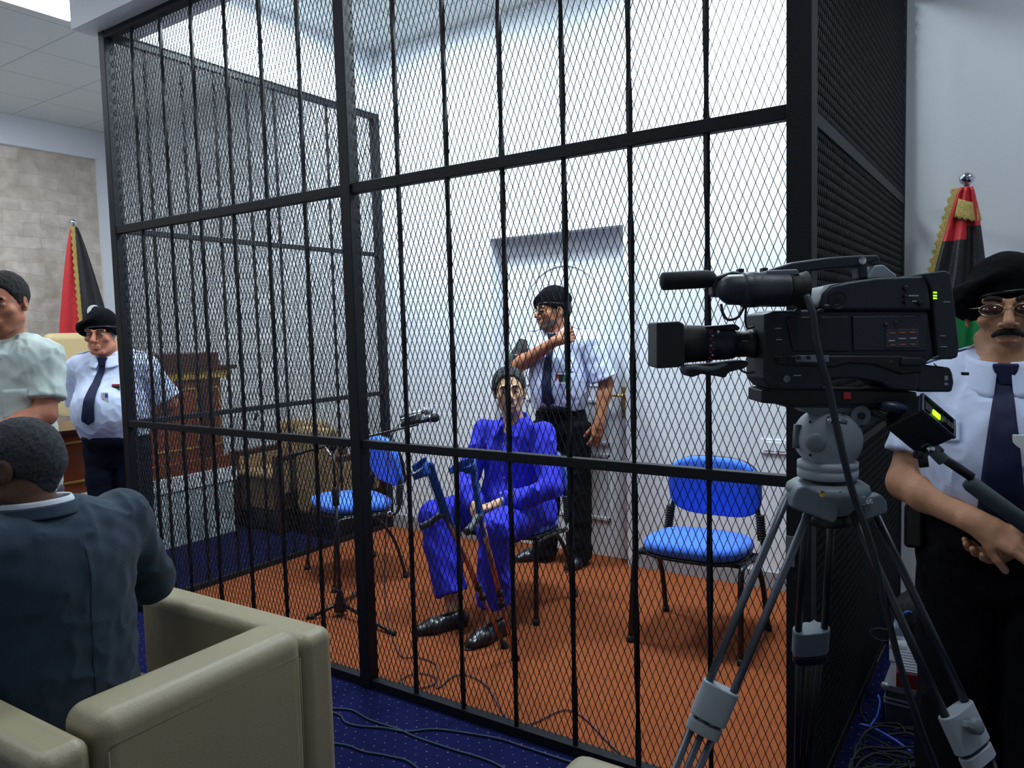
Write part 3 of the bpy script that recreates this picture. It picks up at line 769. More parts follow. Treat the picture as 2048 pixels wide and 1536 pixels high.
MB().box((-3.2, -2.6, .505), (xb, .69, .90)).build('front_panel', M_wood, t, world=True, bevel=.004)
MB().box((-3.4, -2.62, .90), (xb + .03, .70, .93)).build('bench_top', M_woodd, t, world=True, bevel=.005)
fr = MB()
for k in range(5): gilt_frame(fr, -2.5 + k * .63, -1.96 + k * .63, .58, .85, xb)
fr.build('gilt_frame', M_gilt, t, world=True, bevel=.002, label='gilt carved frames along the front')
# desk microphone on a thin gooseneck
t = thing('desk_microphone', 'small gooseneck microphone rising beyond the wooden bench', 'microphone', (-3.2, 1.78, .505))
MB().lathe([(.05, 0), (.05, .02), (.02, .03)], (-3.2, 1.78, .505), (0, 0, 1), 16).build('base', M_plast, t, world=True)
MB().tube(curve_pts([(-3.2, 1.78, .53), (-3.2, 1.80, .62), (-3.2, 1.85, .70), (-3.2, 1.90, .78)], 5), .004, 8).build('gooseneck', M_plast, t, world=True, smooth=True)
MB().tube([(-3.2, 1.895, .775), (-3.2, 1.92, .83)], [.013, .016], 10).build('capsule', M_rubber, t, world=True, smooth=True)
t = thing('side_table', 'small dark table beside the bench under the gooseneck microphone', 'table', (-3.2, 1.78, 0))
MB().box((-3.4, 1.5, .475), (-3.0, 1.98, .505)).build('table_top', M_woodd, t, world=True, bevel=.004)
for a in (-3.37, -3.03):
    for b in (1.53, 1.95): MB().box((a - .02, b - .02, 0), (a + .02, b + .02, .475)).build('leg', M_woodd, t, world=True)
# high-backed tan chair behind the bench
t = thing('executive_chair', 'high-backed tan leather chair behind the guard on the left', 'chair', (-4.2, 1.07, .505), PI / 2)
M_cream = mat('cream_leather', (212, 190, 140), .45, bump=.1, bscale=200)
MB().box((-.30, .10, .40), (.30, .24, 1.06)).build('backrest', M_cream, t, bevel=.06, bseg=6)
MB().box((-.28, -.38, .38), (.28, .12, .50)).build('seat', M_cream, t, bevel=.05, bseg=5)
for s in (-1, 1): MB().box((s * .31 - .035, -.30, .58), (s * .31 + .035, .12, .64)).build('armrest', M_cream, t, bevel=.02)
MB().tube([(0, -.1, .06), (0, -.1, .40)], .03, 12).build('column', M_plast, t)
for k in range(5): MB().tube([(0, -.1, .08), (.3 * math.cos(k * 1.257), -.1 + .3 * math.sin(k * 1.257), .03)], [.025, .015], 8).build('base_arm', M_plast, t)
# two brown armchairs with wooden arms by the back wall
def wood_armchair(label, loc, rz, k):
    t = thing('wooden_armchair', label, 'armchair', loc, rz)
    MB().box((-.27, -.30, .16), (.27, .22, .40)).build('seat_base', M_brownup, t, bevel=.02)
    MB().box((-.27, -.33, .40), (.27, .20, .455)).build('seat_cushion', M_brownup, t, bevel=.025, bseg=4)
    MB().box((-.29, .18, .16), (.29, .34, .80)).build('backrest', M_brownup, t, bevel=.05, bseg=5)
    for s in (-1, 1):
        MB().box((s * .31 - .035, -.36, .02), (s * .31 + .035, -.28, .60)).build('arm_post', M_woodd, t, bevel=.012)
        MB().box((s * .31 - .03, -.30, .30), (s * .31 + .03, .25, .56)).build('arm_panel', M_brownup, t, bevel=.02)
        MB().box((s * .31 - .035, -.34, .56), (s * .31 + .035, .25, .60)).build('armrest', M_woodd, t, bevel=.012)
    MB().box((-.30, -.31, .0), (.30, .30, .16)).build('plinth', M_plast, t)
    return t
wood_armchair('brown armchair with dark wooden arms next to the podium, seen through the mesh', (-2.60, 1.70, 0), 0, 0).scale = (.85, .85, 1)
wood_armchair('brown armchair nearest the cage, its back turned to us, behind the left blue chair', (-2.03, 1.74, 0), PI, 1).scale = (.65, .75, 1.02)

# ---- microphone stand in the cage
t = thing('microphone_stand', 'black boom microphone stand on a folding tripod, left in the cage', 'microphone stand', (-.70, .49, .006))
b0 = Vector((-.70, .49, 0)); top = Vector((-.70, .487, .885))
MB().tube([b0 + Vector((0, 0, .10)), (b0.x, b0.y, .66)], .0105, 12).build('lower_tube', M_plast, t, world=True, smooth=True)
MB().lathe([(.017, 0), (.019, .01), (.019, .08), (.013, .10)], (b0.x, b0.y, .60), (0, 0, 1), 14).build('clutch', M_rubber, t, world=True, smooth=True)
MB().tube([(b0.x, b0.y, .66), top], .007, 12).build('upper_tube', M_plast, t, world=True, smooth=True)
MB().lathe([(.034, 0), (.036, .03), (.014, .11), (.013, .12)], (b0.x, b0.y, .03), (0, 0, 1), 14).build('hub', M_plast, t, world=True, smooth=True)
for (x, y) in ((-.800, .375), (-.281, .439), (-.845, .725)):
    MB().tube([(b0.x, b0.y, .075), (x, y, .016)], [.010, .009], 10).build('leg', M_plast, t, world=True, smooth=True)
    MB().lathe([(.011, -.02), (.013, -.015), (.013, .02), (.010, .024)], (x, y, .018), (Vector((x, y, 0)) - b0), 10).build('rubber_foot', M_rubber, t, world=True, smooth=True)
A_ = Vector((-.888, .361, .872)); E_ = Vector((-.330, .745, 1.018))
MB().tube([A_, E_], .0065, 10).build('boom', M_plast, t, world=True, smooth=True)
MB().tube([A_, A_.lerp(E_, .10)], .011, 10).build('counterweight', M_rubber, t, world=True, smooth=True)
MB().lathe([(.02, -.02), (.022, 0), (.02, .02)], top + Vector((0, 0, .025)), (.56, -.83, 0), 14).build('boom_clamp', M_plast, t, world=True, smooth=True)
MB().tube(curve_pts([top + Vector((-.03, -.03, .03)), top + Vector((.0, -.045, .02)), top + Vector((.03, -.04, -.02))], 4), [.004, .004, .005, .005, .006, .006, .007, .007, .005], 8).build('clamp_lever', M_chrome, t, world=True, smooth=True, label='chrome lever')
MB().box((-.02, -.008, -.014), (.09, .008, .014), Matrix.Translation(E_ + Vector((-.06, -.035, .025))) @ Matrix.Rotation(.6, 4, 'Z') @ Matrix.Rotation(-.25, 4, 'Y')).build('clip', M_chrome, t, world=True, bevel=.004, label='shiny metal microphone clips')
def microphone(label, a, b, m, headm, r=.024):
    a = Vector(a); b = Vector(b); t = thing('microphone', label, 'microphone', a); d = (b - a).normalized()
    MB().tube([a, a.lerp(b, .72)], [.010, .0145], 14).build('handle', m, t, world=True, smooth=True)
    MB().lathe([(.016, -.002), (.024, .003), (.024, .009), (.018, .013)], a.lerp(b, .72), d, 18).build('ring', M_chrome, t, world=True, smooth=True)
    MB().ell(a.lerp(b, .86), (r, r, r * 1.15), basis(d)[2].to_track_quat('Z', 'Y').to_matrix()).build('grille', headm, t, world=True, smooth=True)
    return t
M_grille = mat('silver_grille', (205, 208, 212), .3, .7, bump=.8, bscale=600)
microphone('black hand microphone on the end of the boom stand', E_ + Vector((-.085, -.045, -.005)), E_ + Vector((.085, .075, .035)), M_plast, M_rubber)
microphone('silver-headed microphone clipped above the black one on the boom', E_ + Vector((-.10, -.03, .035)), E_ + Vector((.045, .065, .075)), M_chrome, M_grille)
# cables
def cable(label, pts, r, m, group=None, name='cable', cat='cable'):
    return tag(MB().tube(curve_pts(pts, 6), r, 6).build(name, m, smooth=True), label, cat, group)
M_cord = mat('dull_violet_cord', (74, 52, 66), .6); M_cordk = mat('black_cord', (18, 20, 24), .6); M_cordb = mat('dark_blue_cord', (24, 44, 70), .6); M_cordlb = mat('bright_blue_cord', (60, 110, 215), .5)
g = .0125
fl = [(-.182, .351), (-.056, .264), (.008, .296), (.125, .281), (.238, .152), (.209, .066), (.105, .072), (.107, .166), (.2, .183), (.281, .109), (.269, .225), (.316, .27), (.453, .228), (.675, .053), (.768, .067), (.82, .221), (.911, .218), (1.057, .12), (1.146, .06)]
cable('thin violet-brown cord hanging from the boom and looping over the orange carpet', [E_ + Vector((-.10, -.05, .0)), E_ + Vector((-.13, -.09, -.12)), (-.44, .60, .60), (-.40, .52, .2), (-.30, .44, .02)] + [(x, y, g) for x, y in fl], .0035, M_cord)
Zf = lambda L_: [(x, y, .006) for x, y in L_]
cable('dark blue cord crossing the navy carpet, upper one', Zf([(-.3, -.40), (-.1, -.28), (.025, -.231), (.1, -.203), (.217, -.22), (.358, -.214), (.451, -.222), (.618, -.216), (.817, -.21), (1.1, -.30), (1.5, -.42)]), .004, M_cordb)
cable('dark blue cord crossing the navy carpet and running under the cage sill', Zf([(-.2, -.33), (.051, -.255), (.149, -.283), (.218, -.273), (.308, -.234), (.393, -.212), (.472, -.144), (.587, -.104), (.726, -.070), (.829, -.068), (1.2, -.062), (1.6, -.06)]), .004, M_cordb)
cable('dark blue cord crossing the navy carpet, nearest the bottom edge', Zf([(-.1, -.55), (.1, -.45), (.217, -.414), (.279, -.395), (.358, -.393), (.463, -.366), (.577, -.366), (.9, -.5)]), .004, M_cordb)

# ---- forearm crutches
M_crblue = mat('blue_plastic', (28, 82, 178), .45); M_crcop = mat('copper_tube', (178, 112, 92), .3, .7); M_crgrey = mat('dark_teal_grip', (52, 66, 76), .5)
def crutch(label, tip, top, gripdir, cuffdir):
    tip = Vector(tip); top = Vector(top); d = (top - tip).normalized(); L0 = (top - tip).length; gd = Vector(gripdir); gd = (gd - d * gd.dot(d)).normalized(); cd = Vector(cuffdir); cd = (cd - d * cd.dot(d)).normalized()
    t = thing('forearm_crutch', label, 'crutch', tip)
    P = lambda f: tip + d * (L0 * f)
    MB().tube([P(.03), P(.40)], .0085, 12).build('lower_shaft', M_crcop, t, world=True, smooth=True)
    MB().tube([P(.30), P(.72)], .0115, 12).build('upper_shaft', M_crcop, t, world=True, smooth=True, label='copper coloured shaft')
    MB().lathe([(.014, -.012), (.018, -.008), (.018, .012), (.014, .016)], P(.30), d, 14).build('height_clamp', M_rubber, t, world=True)
    MB().lathe([(.014, -.012), (.017, -.008), (.017, .010), (.014, .014)], P(.355), d, 14).build('height_clamp', M_rubber, t, world=True)
    MB().lathe([(.021, 0), (.022, .006), (.015, .022), (.013, .042), (.010, .05)], tip, d, 14).build('rubber_tip', M_rubber, t, world=True, smooth=True)
    side = d.cross(gd)
    solid('forearm_post', [cap(q.x and t.matrix_basis.inverted() @ q, t.matrix_basis.inverted() @ w, r0, r1, .01, sq=(side, .6)) for q, w, r0, r1 in ((P(.66), P(.76), .016, .020), (P(.76), P(.90) - cd * .012, .022, .019), (P(.90) - cd * .012, P(.99) - cd * .02, .019, .022))], M_crblue, t, h=.004, label='blue moulded post')
    MB().tube(curve_pts([P(.755), P(.76) + gd * .03, P(.745) + gd * .075, P(.74) + gd * .125], 4), [.016] * 4 + [.0145] * 4 + [.016] * 4 + [.018], 12).build('hand_grip', M_crgrey, t, world=True, smooth=True, label='dark grey hand grip')
    def cf(u, v):
        a = -2.25 + 4.5 * u; r = .046; c = P(.985) + cd * .026
        return c - cd * (r * math.cos(a)) + side * (r * math.sin(a) * 1.05) + d * ((v - .5) * (.030 + .032 * max(0, math.cos(a))) + .012)
    MB().grid(cf, 24, 4).build('forearm_cuff', M_crblue, t, world=True, solid=.0045, smooth=True, label='open blue cuff')
    return t
ex = Vector((.83, .56, 0)); ey = Vector((-.56, .83, 0))
crutch('blue-topped forearm crutch leaning on the left, tip by the shoe of the man in blue', (.286, .600, .006), (.190, .18, .930), -ex * .8 - ey * .1, -ex * .9 + Vector((0, 0, 0)) - ey * .35)
crutch('blue-topped forearm crutch nearest the man in blue, its grip pointing at us', (.403, .515, .006), (.335, .295, .925), -ex * .45 - ey * .8, -ex * .75 - ey * .5)

# ---- wall socket
t = thing('wall_socket', 'white double wall socket plate above the right blue chair', 'socket', (1.15, D - .001, .815))
MB().box((1.075, D - .010, .775), (1.225, D, .855)).build('plate', M_trimw, t, world=True, bevel=.003)
for x in (1.118, 1.182): MB().box((x - .026, D - .013, .79), (x + .026, D - .009, .84)).build('switch', M_trimw, t, world=True, bevel=.002)

# ---- flags
M_fred = mat('flag_red_satin', (196, 22, 34), .45, bump=.2, bscale=80, sheen=.2); M_fblack = mat('flag_black_satin', (20, 18, 24), .45, bump=.2, bscale=80); M_fgreen = mat('flag_green_satin', (22, 136, 72), .4, bump=.2, bscale=80)
M_fringe = mat('gold_fringe', (196, 172, 96), .6, .2, var=.3, vscale=150, bump=.8, bscale=300); M_pole = mat('pole_metal', (190, 192, 196), .25, .9)
def flag(label, base, ztop, zbot, wtop, wbot, rz, region, lean=0.0, folds=5, crescent=None, skew=0.0):
    t = thing('flag', label, 'flag', base, rz); zt = ztop - base[2]; zb = zbot - base[2]
    MB().lathe([(.13, 0), (.13, .02), (.05, .05), (.02, .07)], (0, 0, 0), (0, 0, 1), 24).build('stand', M_pole, t, smooth=True)
    MB().tube([(0, 0, .05), (0, 0, zt)], .013, 12).build('pole', M_pole, t, smooth=True)
    MB().ell((0, 0, zt + .02), (.032, .032, .030)).build('finial', M_chrome, t, smooth=True, label='round metal finial')
    def f(u, v):
        w = wtop + (wbot - wtop) * v ** .8; z = (zt - .02) + (zb - zt) * v
        x = (u - .5) * w + skew * v; a = u * PI * folds
        y = -.022 - .020 * (.3 + v) * math.sin(a + 1.5 * v) - .03 * v - .05 * math.sin(PI * u) * (.2 + v)
        return Vector((x, y, z))
    me = MB().grid(f, 60, 50)
    o = me.build('flag_cloth', [M_fred, M_fblack, M_fgreen], t, solid=.003, smooth=True)
    for k, p in enumerate(o.data.polygons):
        i, j = divmod(k, 50); p.material_index = region((i + .5) / 60, (j + .5) / 50)
    # fringe strip down one edge and around the top
    def fe(u, v): 
        p = f(.0 if crescent is None else .42, v); return p + Vector(((u - .8) * .035 * (1 + .25 * math.sin(v * 160)), -.012 if crescent is not None else .0, .004 * math.sin(v * 300)))
    MB().grid(fe, 4, 120).build('fringe', M_fringe, t, solid=.003, smooth=True)
    if crescent is None:
        MB().grid(lambda u, v: Vector(((.032 + .012 * v) * math.cos(u * 2 * PI) * (1.25 + .1 * math.sin(u * 70)), (.036 + .012 * v) * math.sin(u * 2 * PI) - .012, zt - .075 - .085 * v - .02 * math.cos(u * 2 * PI + .5) + .006 * math.sin(u * 90) * v)), 90, 6).build('fringe', M_fringe, t, solid=.003, smooth=True)
    else:
        c = MB(); cx, cz = crescent; pts = [(cx + .06 * math.cos(a), cz + .06 * math.sin(a)) for a in [PI * .35 + k * PI * 1.3 / 14 for k in range(15)]] + [(cx + .018 + .047 * math.cos(a), cz + .047 * math.sin(a)) for a in [PI * 1.60 - k * PI * 1.2 / 14 for k in range(15)]]
        c.prism(pts, -.150, -.146, lambda a, b, q: (a, q, b)); c.build('crescent', M_card, t, label='white crescent')
    return t
def reg_r(u, v):
    if v < .19: return 0
    if v < .36: return 0 if u < .62 and v < .215 else 1
    if u < .30: return 0 if v > .40 else 1
    return 1 if v < .50 else 2
flag('red, black and green flag with gold fringe hanging at the right behind the guard', (2.055, 1.84, 0), 2.11, 1.12, .05, .38, 0.0, lambda u, v: (0 if v < (.24 if u < .6 else .19) else (1 if v < .52 else (0 if u < .40 else 2))), folds=5, skew=-.05)
flag('red and black flag with gold stripe on the far wall behind the left guard', (-4.9, 1.33, .505), 2.55, 1.0, .05, .62, PI / 2 - .2, lambda u, v: 0 if u < .42 else 1, folds=4, crescent=(.085, 1.255), skew=.05)
# ================================================================ VIDEO CAMERA ON TRIPOD
M_cam = mat('camera_black', (34, 41, 52), .45, bump=.08, bscale=300); M_camd = mat('camera_dark', (20, 23, 29), .5); M_grip = mat('rubber_grip', (22, 25, 30), .75)
M_tgrey = mat('tripod_grey', (104, 114, 122), .5, bump=.05, bscale=200); M_tlight = mat('tripod_light_grey', (142, 152, 162), .5); M_tube = mat('grey_tube', (92, 97, 108), .35, .5); M_tdark = mat('tripod_black', (22, 24, 28), .45)
M_led = mat('green_led', (150, 235, 20), .5, emit=2.5); M_prt = mat('white_print', (190, 195, 200), .6); M_prto = mat('orange_print', (190, 110, 80), .6)
M_silver = mat('brushed_silver', (130, 134, 142), .3, .8); M_redp = mat('red_plastic', (200, 44, 30), .4)
EX = Vector((.8285, .56, 0)).normalized(); EY = Vector((-EX.y, EX.x, 0)); O_ = at(1645, 985, 1.62); O_.z = 0
RZ = math.atan2(EX.y, EX.x)
def lq(px, py, dy=0.0):
    """local rig coordinates (x right along the camera, y away, z up) of a pixel on the rig plane"""
    d = F_ + R_ * ((px - 1024) / FPX) - U_ * ((py - 768) / FPX)
    s = (dy - (CAM - O_).dot(EY)) / d.dot(EY); p = CAM + d * s - O_
    return Vector((p.dot(EX), dy, p.z))
Zc = lambda x, y, dy=0.0: lq(1280 + x / 3.012, 480 + y / 3.012, dy)
Yc = lambda x, y, dy=0.0: lq(1340 + x / 3.303, 780 + y / 3.303, dy)
Xc = lambda x, y, dy=0.0: lq(1340 + x / 3.303, 1140 + y / 3.303, dy)
def slab(poly, y0, y1, fn=Zc):
    """outline (zoomed pixels) extruded in depth: y0 nearer the viewer"""
    m = MB(); A = [fn(a, b, 0) for a, b in poly]
    m.prism([(p.x, p.z) for p in A], y0, y1, lambda a, b, q: (a, q, b)); return m
base = lq(1600, 800); zc = base.z
t = thing('video_camera', 'black professional video camera with long lens and microphone on the grey tripod', 'video camera', (O_.x, O_.y, base.z)); t.rotation_euler = (0, 0, RZ)
t.matrix_basis = Matrix.Translation((O_.x, O_.y, base.z)) @ Matrix.Rotation(RZ, 4, 'Z')
def cb(m, name, mt, parent=None, **k):
    m.v = [(v[0], v[1], v[2] - base.z) for v in m.v]; return m.build(name, mt, parent or t, **k)
bd = cb(slab([(735, 430), (1000, 425), (1040, 430), (1655, 430), (1690, 700), (1600, 760), (1590, 900), (1440, 890), (1380, 850), (1230, 822), (1090, 830), (1040, 880), (1000, 890), (735, 890), (715, 850), (705, 470)], -.055, .055), 'body', M_cam, bevel=.005)
cb(slab([(1030, 430), (1005, 400), (1030, 330), (1080, 285), (1180, 262), (1340, 238), (1640, 226), (1665, 430)], -.062, .05), 'top_cover', M_cam, bevel=.008, bseg=3)
cb(slab([(690, 450), (740, 435), (790, 460), (790, 880), (735, 888), (690, 830)], -.060, .06), 'front_plate', M_camd, bevel=.004)
cb(slab([(1605, 215), (1730, 198), (1765, 215), (1815, 640), (1805, 700), (1770, 712), (1640, 712), (1690, 690), (1650, 300)], -.066, .05), 'battery_pack', M_cam, bevel=.010, bseg=3)
cb(slab([(1560, 775), (1640, 745), (1790, 760), (1805, 800), (1812, 850), (1800, 905), (1600, 905), (1555, 840)], -.05, .05), 'audio_receiver', M_cam, bevel=.005)
cb(slab([(1050, 690), (1500, 690), (1640, 720), (1600, 790), (1480, 800), (1330, 745), (1180, 735), (1090, 760), (770, 745), (740, 690)], -.064, -.04), 'side_rail', M_camd, bevel=.004)
cb(slab([(690, 895), (760, 885), (1600, 905), (1608, 975), (860, 982), (690, 970)], -.045, .045), 'base_plate', M_camd, bevel=.003)
cb(slab([(835, 975), (1480, 975), (1480, 1000), (850, 1000)], -.035, .035), 'wedge_plate', M_tdark, bevel=.002)
cb(slab([(1165, 907), (1205, 907), (1205, 945), (1165, 945)], -.052, -.045), 'release_catch', M_redp, bevel=.001, label='red release catch')
cb(slab([(820, 465), (1180, 462), (1190, 668), (860, 668)], -.061, -.05), 'side_door', M_camd, bevel=.003)
cb(slab([(1205, 462), (1640, 455), (1640, 665), (1210, 665)], -.060, -.05), 'side_panel', M_cam, bevel=.003)
cb(slab([(1465, 735), (1480, 700), (1590, 700), (1600, 735), (1580, 750), (1480, 750)], -.072, -.05), 'strap_bracket', M_camd, bevel=.004)
# handle
hn = slab([(730, 200), (770, 178), (900, 138), (1100, 110), (1280, 96), (1412, 94), (1430, 130), (1350, 145), (1352, 240), (1300, 240), (1292, 165), (1120, 178), (960, 200), (880, 214), (760, 230)], -.018, .018)
cb(hn, 'carry_handle', M_cam, bevel=.005, bseg=3)
cb(slab([(1345, 238), (1385, 158), (1440, 152), (1520, 214), (1520, 240)], -.02, .02), 'handle_foot', M_tlight, bevel=.004)
c = Zc(1335, 124, -.018); cb(MB().lathe([(.008, 0), (.008, .004), (.004, .005)], c, (0, -1, 0), 16), 'handle_bolt', M_chrome)
# microphone
a, b = Zc(122, 250, -.03), Zc(455, 232, -.03)
cb(MB().tube([a, a.lerp(b, .02), a.lerp(b, .05), a.lerp(b, .86), a.lerp(b, .95), b], [.010, .0155, .0185, .0185, .015, .009], 20), 'shotgun_microphone', M_grip, smooth=True)
cb(slab([(430, 225), (520, 195), (600, 205), (600, 260), (480, 330), (470, 350), (405, 345), (405, 270)], -.045, -.005), 'microphone_holder', M_camd, bevel=.006)
# viewfinder
a, b = Zc(500, 300, -.06), Zc(890, 300, -.06)
cb(MB().tube([a - EX * 0 + Vector((-.012, 0, 0)), a, a.lerp(b, .08), a.lerp(b, .28), a.lerp(b, .285), a.lerp(b, .30), a.lerp(b, .305), a.lerp(b, .52), a.lerp(b, .525), a.lerp(b, .95), b], [.012, .024, .0300, .0310, .0312, .0352, .0355, .0355, .0342, .0342, .033], 28), 'viewfinder', M_cam, smooth=True)
e = Zc(990, 305, -.06)
cb(MB().tube([b, b.lerp(e, .25), b.lerp(e, .6), e], [.034, .030, .034, .039], 24), 'eyecup', M_rubber, smooth=True)
cb(slab([(690, 200), (870, 192), (885, 225), (690, 240)], -.075, -.03), 'viewfinder_bracket', M_tgrey, bevel=.003)
for (x, y) in ((515, 196), (560, 180), (700, 175)): cb(slab([(x, y), (x + 34, y), (x + 34, y + 28), (x, y + 28)], -.04, -.02), 'screw_knob', M_camd, bevel=.002)
cb(MB().tube(curve_pts([Zc(488, 385, -.05), Zc(500, 440, -.05), Zc(530, 480, -.05), Zc(590, 465, -.05), Zc(625, 410, -.05), Zc(660, 390, -.05)], 5), .0028, 8), 'viewfinder_lead', mat('red_brown_lead', (70, 34, 30), .5), smooth=True)
cb(MB().tube(curve_pts([Zc(640, 400, -.05), Zc(634, 470, -.05), Zc(645, 530, -.05), Zc(690, 520, -.05)], 5), .0022, 8), 'viewfinder_lead', M_cordk, smooth=True)
# lens
cx0, cx1 = Zc(0, 630, 0).x, Zc(1000, 620, 0).x
def lx(x): return Zc(x, 628, 0)
def ring(prof, name, m, **k):
    mb = MB(); c = lx(prof[0][0]); mb.lathe([(r, lx(x).x - c.x) for x, r in prof], c, (1, 0, .004), 36); return cb(mb, name, m, **k)
cb(slab([(72, 497), (200, 490), (235, 505), (240, 745), (200, 760), (72, 768)], -.050, .050), 'lens_hood', M_camd, bevel=.004)
ring([(76, .036), (74, .040), (74, .0), (80, .0)][:2] + [(90, .041)], 'hood_rim', M_grip)
ring([(225, .042), (232, .0405), (240, .0405), (385, .0375), (390, .036)], 'focus_ring', M_grip, smooth=True)
ring([(385, .0355), (400, .0365), (425, .0365), (430, .034), (470, .034), (520, .034), (560, .032)], 'zoom_ring', M_cam, smooth=True)
ring([(556, .030), (565, .0275), (650, .0275), (655, .030), (695, .030)], 'lens_barrel', M_camd, smooth=True)
for k in range(14):
    an = -1.2 + k * .19; y = -math.cos(an) * .0372; z = math.sin(an) * .0372; c = lx(400 + (k % 2) * 14)
    cb(MB().cbox((c.x, y, c.z + z), (.004, .0015, .0035)), 'lens_marking', M_redp if k % 3 else M_prt)
gr = slab([(250, 752), (420, 742), (600, 720), (620, 735), (600, 765), (500, 790), (480, 825), (440, 815), (340, 800), (280, 822), (255, 800)], -.045, .02)
cb(gr, 'servo_grip', M_camd, bevel=.007, bseg=3)
cb(MB().tube(curve_pts([Zc(270, 775, -.045), Zc(320, 765, -.048), Zc(430, 775, -.048), Zc(520, 745, -.045)], 5), .005, 8), 'grip_strap', M_tgrey, smooth=True)
cb(slab([(380, 520), (560, 505), (590, 530), (580, 545), (400, 545)], -.02, .02), 'zoom_motor', M_camd, bevel=.003)
c = Zc(470, 552, -.034); cb(MB().lathe([(.003, 0), (.003, .002)], c, (0, -1, 0), 12), 'lens_screw', M_chrome)
cb(MB().tube(curve_pts([Zc(580, 730, -.03), Zc(600, 775, -.035), Zc(640, 800, -.04), Zc(690, 795, -.04)], 5), .0022, 8), 'lens_lead', M_cordk, smooth=True)
# small details
c = Zc(1190, 360, -.062); cb(MB().lathe([(.0195, 0), (.0195, .0015), (.017, .002), (.016, .001)], c, (0, -1, 0), 28), 'speaker_cover', M_camd)
for i in range(4):
    for j in range(3):
        p = Zc(1172 + i * 13 + j * 4, 345 + j * 17, -.0645); cb(MB().ell(p, (.0012, .0008, .0012), n=8, m=6), 'speaker_hole', M_rubber)
for (x, y, w, h, m, d_) in ((1040, 395, 30, 6, M_prt, -.063), (1095, 392, 26, 6, M_prt, -.063), (1522, 340, 60, 7, M_prt, -.0635), (1545, 372, 26, 6, M_prt, -.0635), (1720, 378, 36, 4, M_prt, -.068), (1700, 573, 32, 4, M_prt, -.068), (1700, 636, 40, 4, M_prt, -.068),
                         (755, 530, 34, 5, M_prt, -.0615), (760, 595, 34, 5, M_prt, -.0615), (865, 803, 40, 5, M_prt, -.0605), (1752, 808, 18, 28, M_prt, -.052), (1752, 850, 18, 14, M_prt, -.052), (590, 605, 30, 4, M_prt, -.032)):
    cb(slab([(x, y), (x + w, y), (x + w, y + h), (x, y + h)], d_, d_ + .003), 'printed_mark', m)
for k, y in enumerate((322, 340, 355)): cb(slab([(1660, y), (1678, y), (1680, y + 8), (1662, y + 8)], -.0685, -.066), 'indicator_light', M_led, label='green indicator light')
pl = cb(slab([(1395, 540), (1585, 535), (1585, 645), (1395, 645)], -.0615, -.0595), 'label_plate', mat('dark_grey_label', (60, 62, 74), .5), bevel=.001)
for (x, y, w, m) in ((1415, 556, 40, M_prto), (1470, 553, 40, M_prto), (1530, 552, 34, M_prto), (1410, 600, 36, M_prt), (1468, 588, 40, M_prt), (1535, 586, 36, M_prt), (1420, 624, 26, M_prto), (1475, 622, 34, M_prto), (1535, 620, 28, M_prto)):
    cb(slab([(x, y), (x + w, y), (x + w, y + 7), (x, y + 7)], -.0625, -.0612), 'printed_mark', m, pl)
cs = cb(slab([(868, 688), (1060, 688), (1060, 728), (868, 728)], -.067, -.062), 'switch_row', M_silver, bevel=.001)
for x in (845, 900, 952, 1012):
    c = Zc(x, 708, -.066); cb(MB().lathe([(.0045, 0), (.0045, .004), (.003, .005)], c, (0, -1, 0), 14), 'switch_knob', M_camd, cs)
for (x, y, r) in ((1600, 290, .005), (1480, 512, .004), (1540, 502, .004), (1597, 342, .003), (1597, 375, .003), (1690, 380, .006), (1508, 738, .004), (1088, 428, .005), (945, 432, .006)):
    c = Zc(x, y, -.060 - (.004 if y < 430 else .0)); cb(MB().lathe([(r, -.004), (r, .004), (r * .7, .005)], c, (0, -1, 0), 14), 'button', M_camd)
c = Zc(880, 836, -.055); cb(MB().lathe([(.007, 0), (.007, .004), (.005, .004), (.0048, .001)], c, (0, -1, 0), 18), 'jack_socket', M_silver)
cb(slab([(1340, 1048), (1342, 1048), (1342, 1049), (1340, 1049)], -.001, .001), 'wedge_pin', M_tdark)
wl_ = cb(MB().tube(curve_pts([Zc(1770, 745, -.02), Zc(1800, 770, -.03), Zc(1840, 795, -.035), Zc(1878, 800, -.04)], 5), .0012, 6), 'thin_lead', M_cordk, smooth=True)
cb(slab([(1872, 790), (1908, 790), (1906, 808), (1875, 808)], -.045, -.035), 'lead_plug', M_camd, bevel=.001)

# ---- big cable hanging off the camera
pts = [Zc(1002, 335, -.10), Zc(1040, 440, -.115), Zc(1060, 600, -.12), Zc(1100, 760, -.12), Zc(1140, 900, -.12), Zc(1180, 1100, -.12), Zc(1232, 1330, -.12), Zc(1285, 1530, -.11), lq(1745, 1100, -.10), lq(1775, 1230, -.08), lq(1800, 1330, -.07), lq(1835, 1440, -.06), lq(1880, 1560, -.05), lq(1900, 1640, -.10)]
pts.append(pts[-1] + Vector((.05, -.02, -pts[-1].z + .01)))
cab = MB().tube(curve_pts(pts, 8), .0072, 12); cab.v = [tuple(Matrix.Rotation(RZ, 3, 'Z') @ Vector(v) + O_) for v in cab.v]
tag(cab.build('camera_cable', mat('grey_black_cable', (34, 40, 48), .5), smooth=True), 'thick dark cable hanging from the video camera down past the tripod', 'cable')

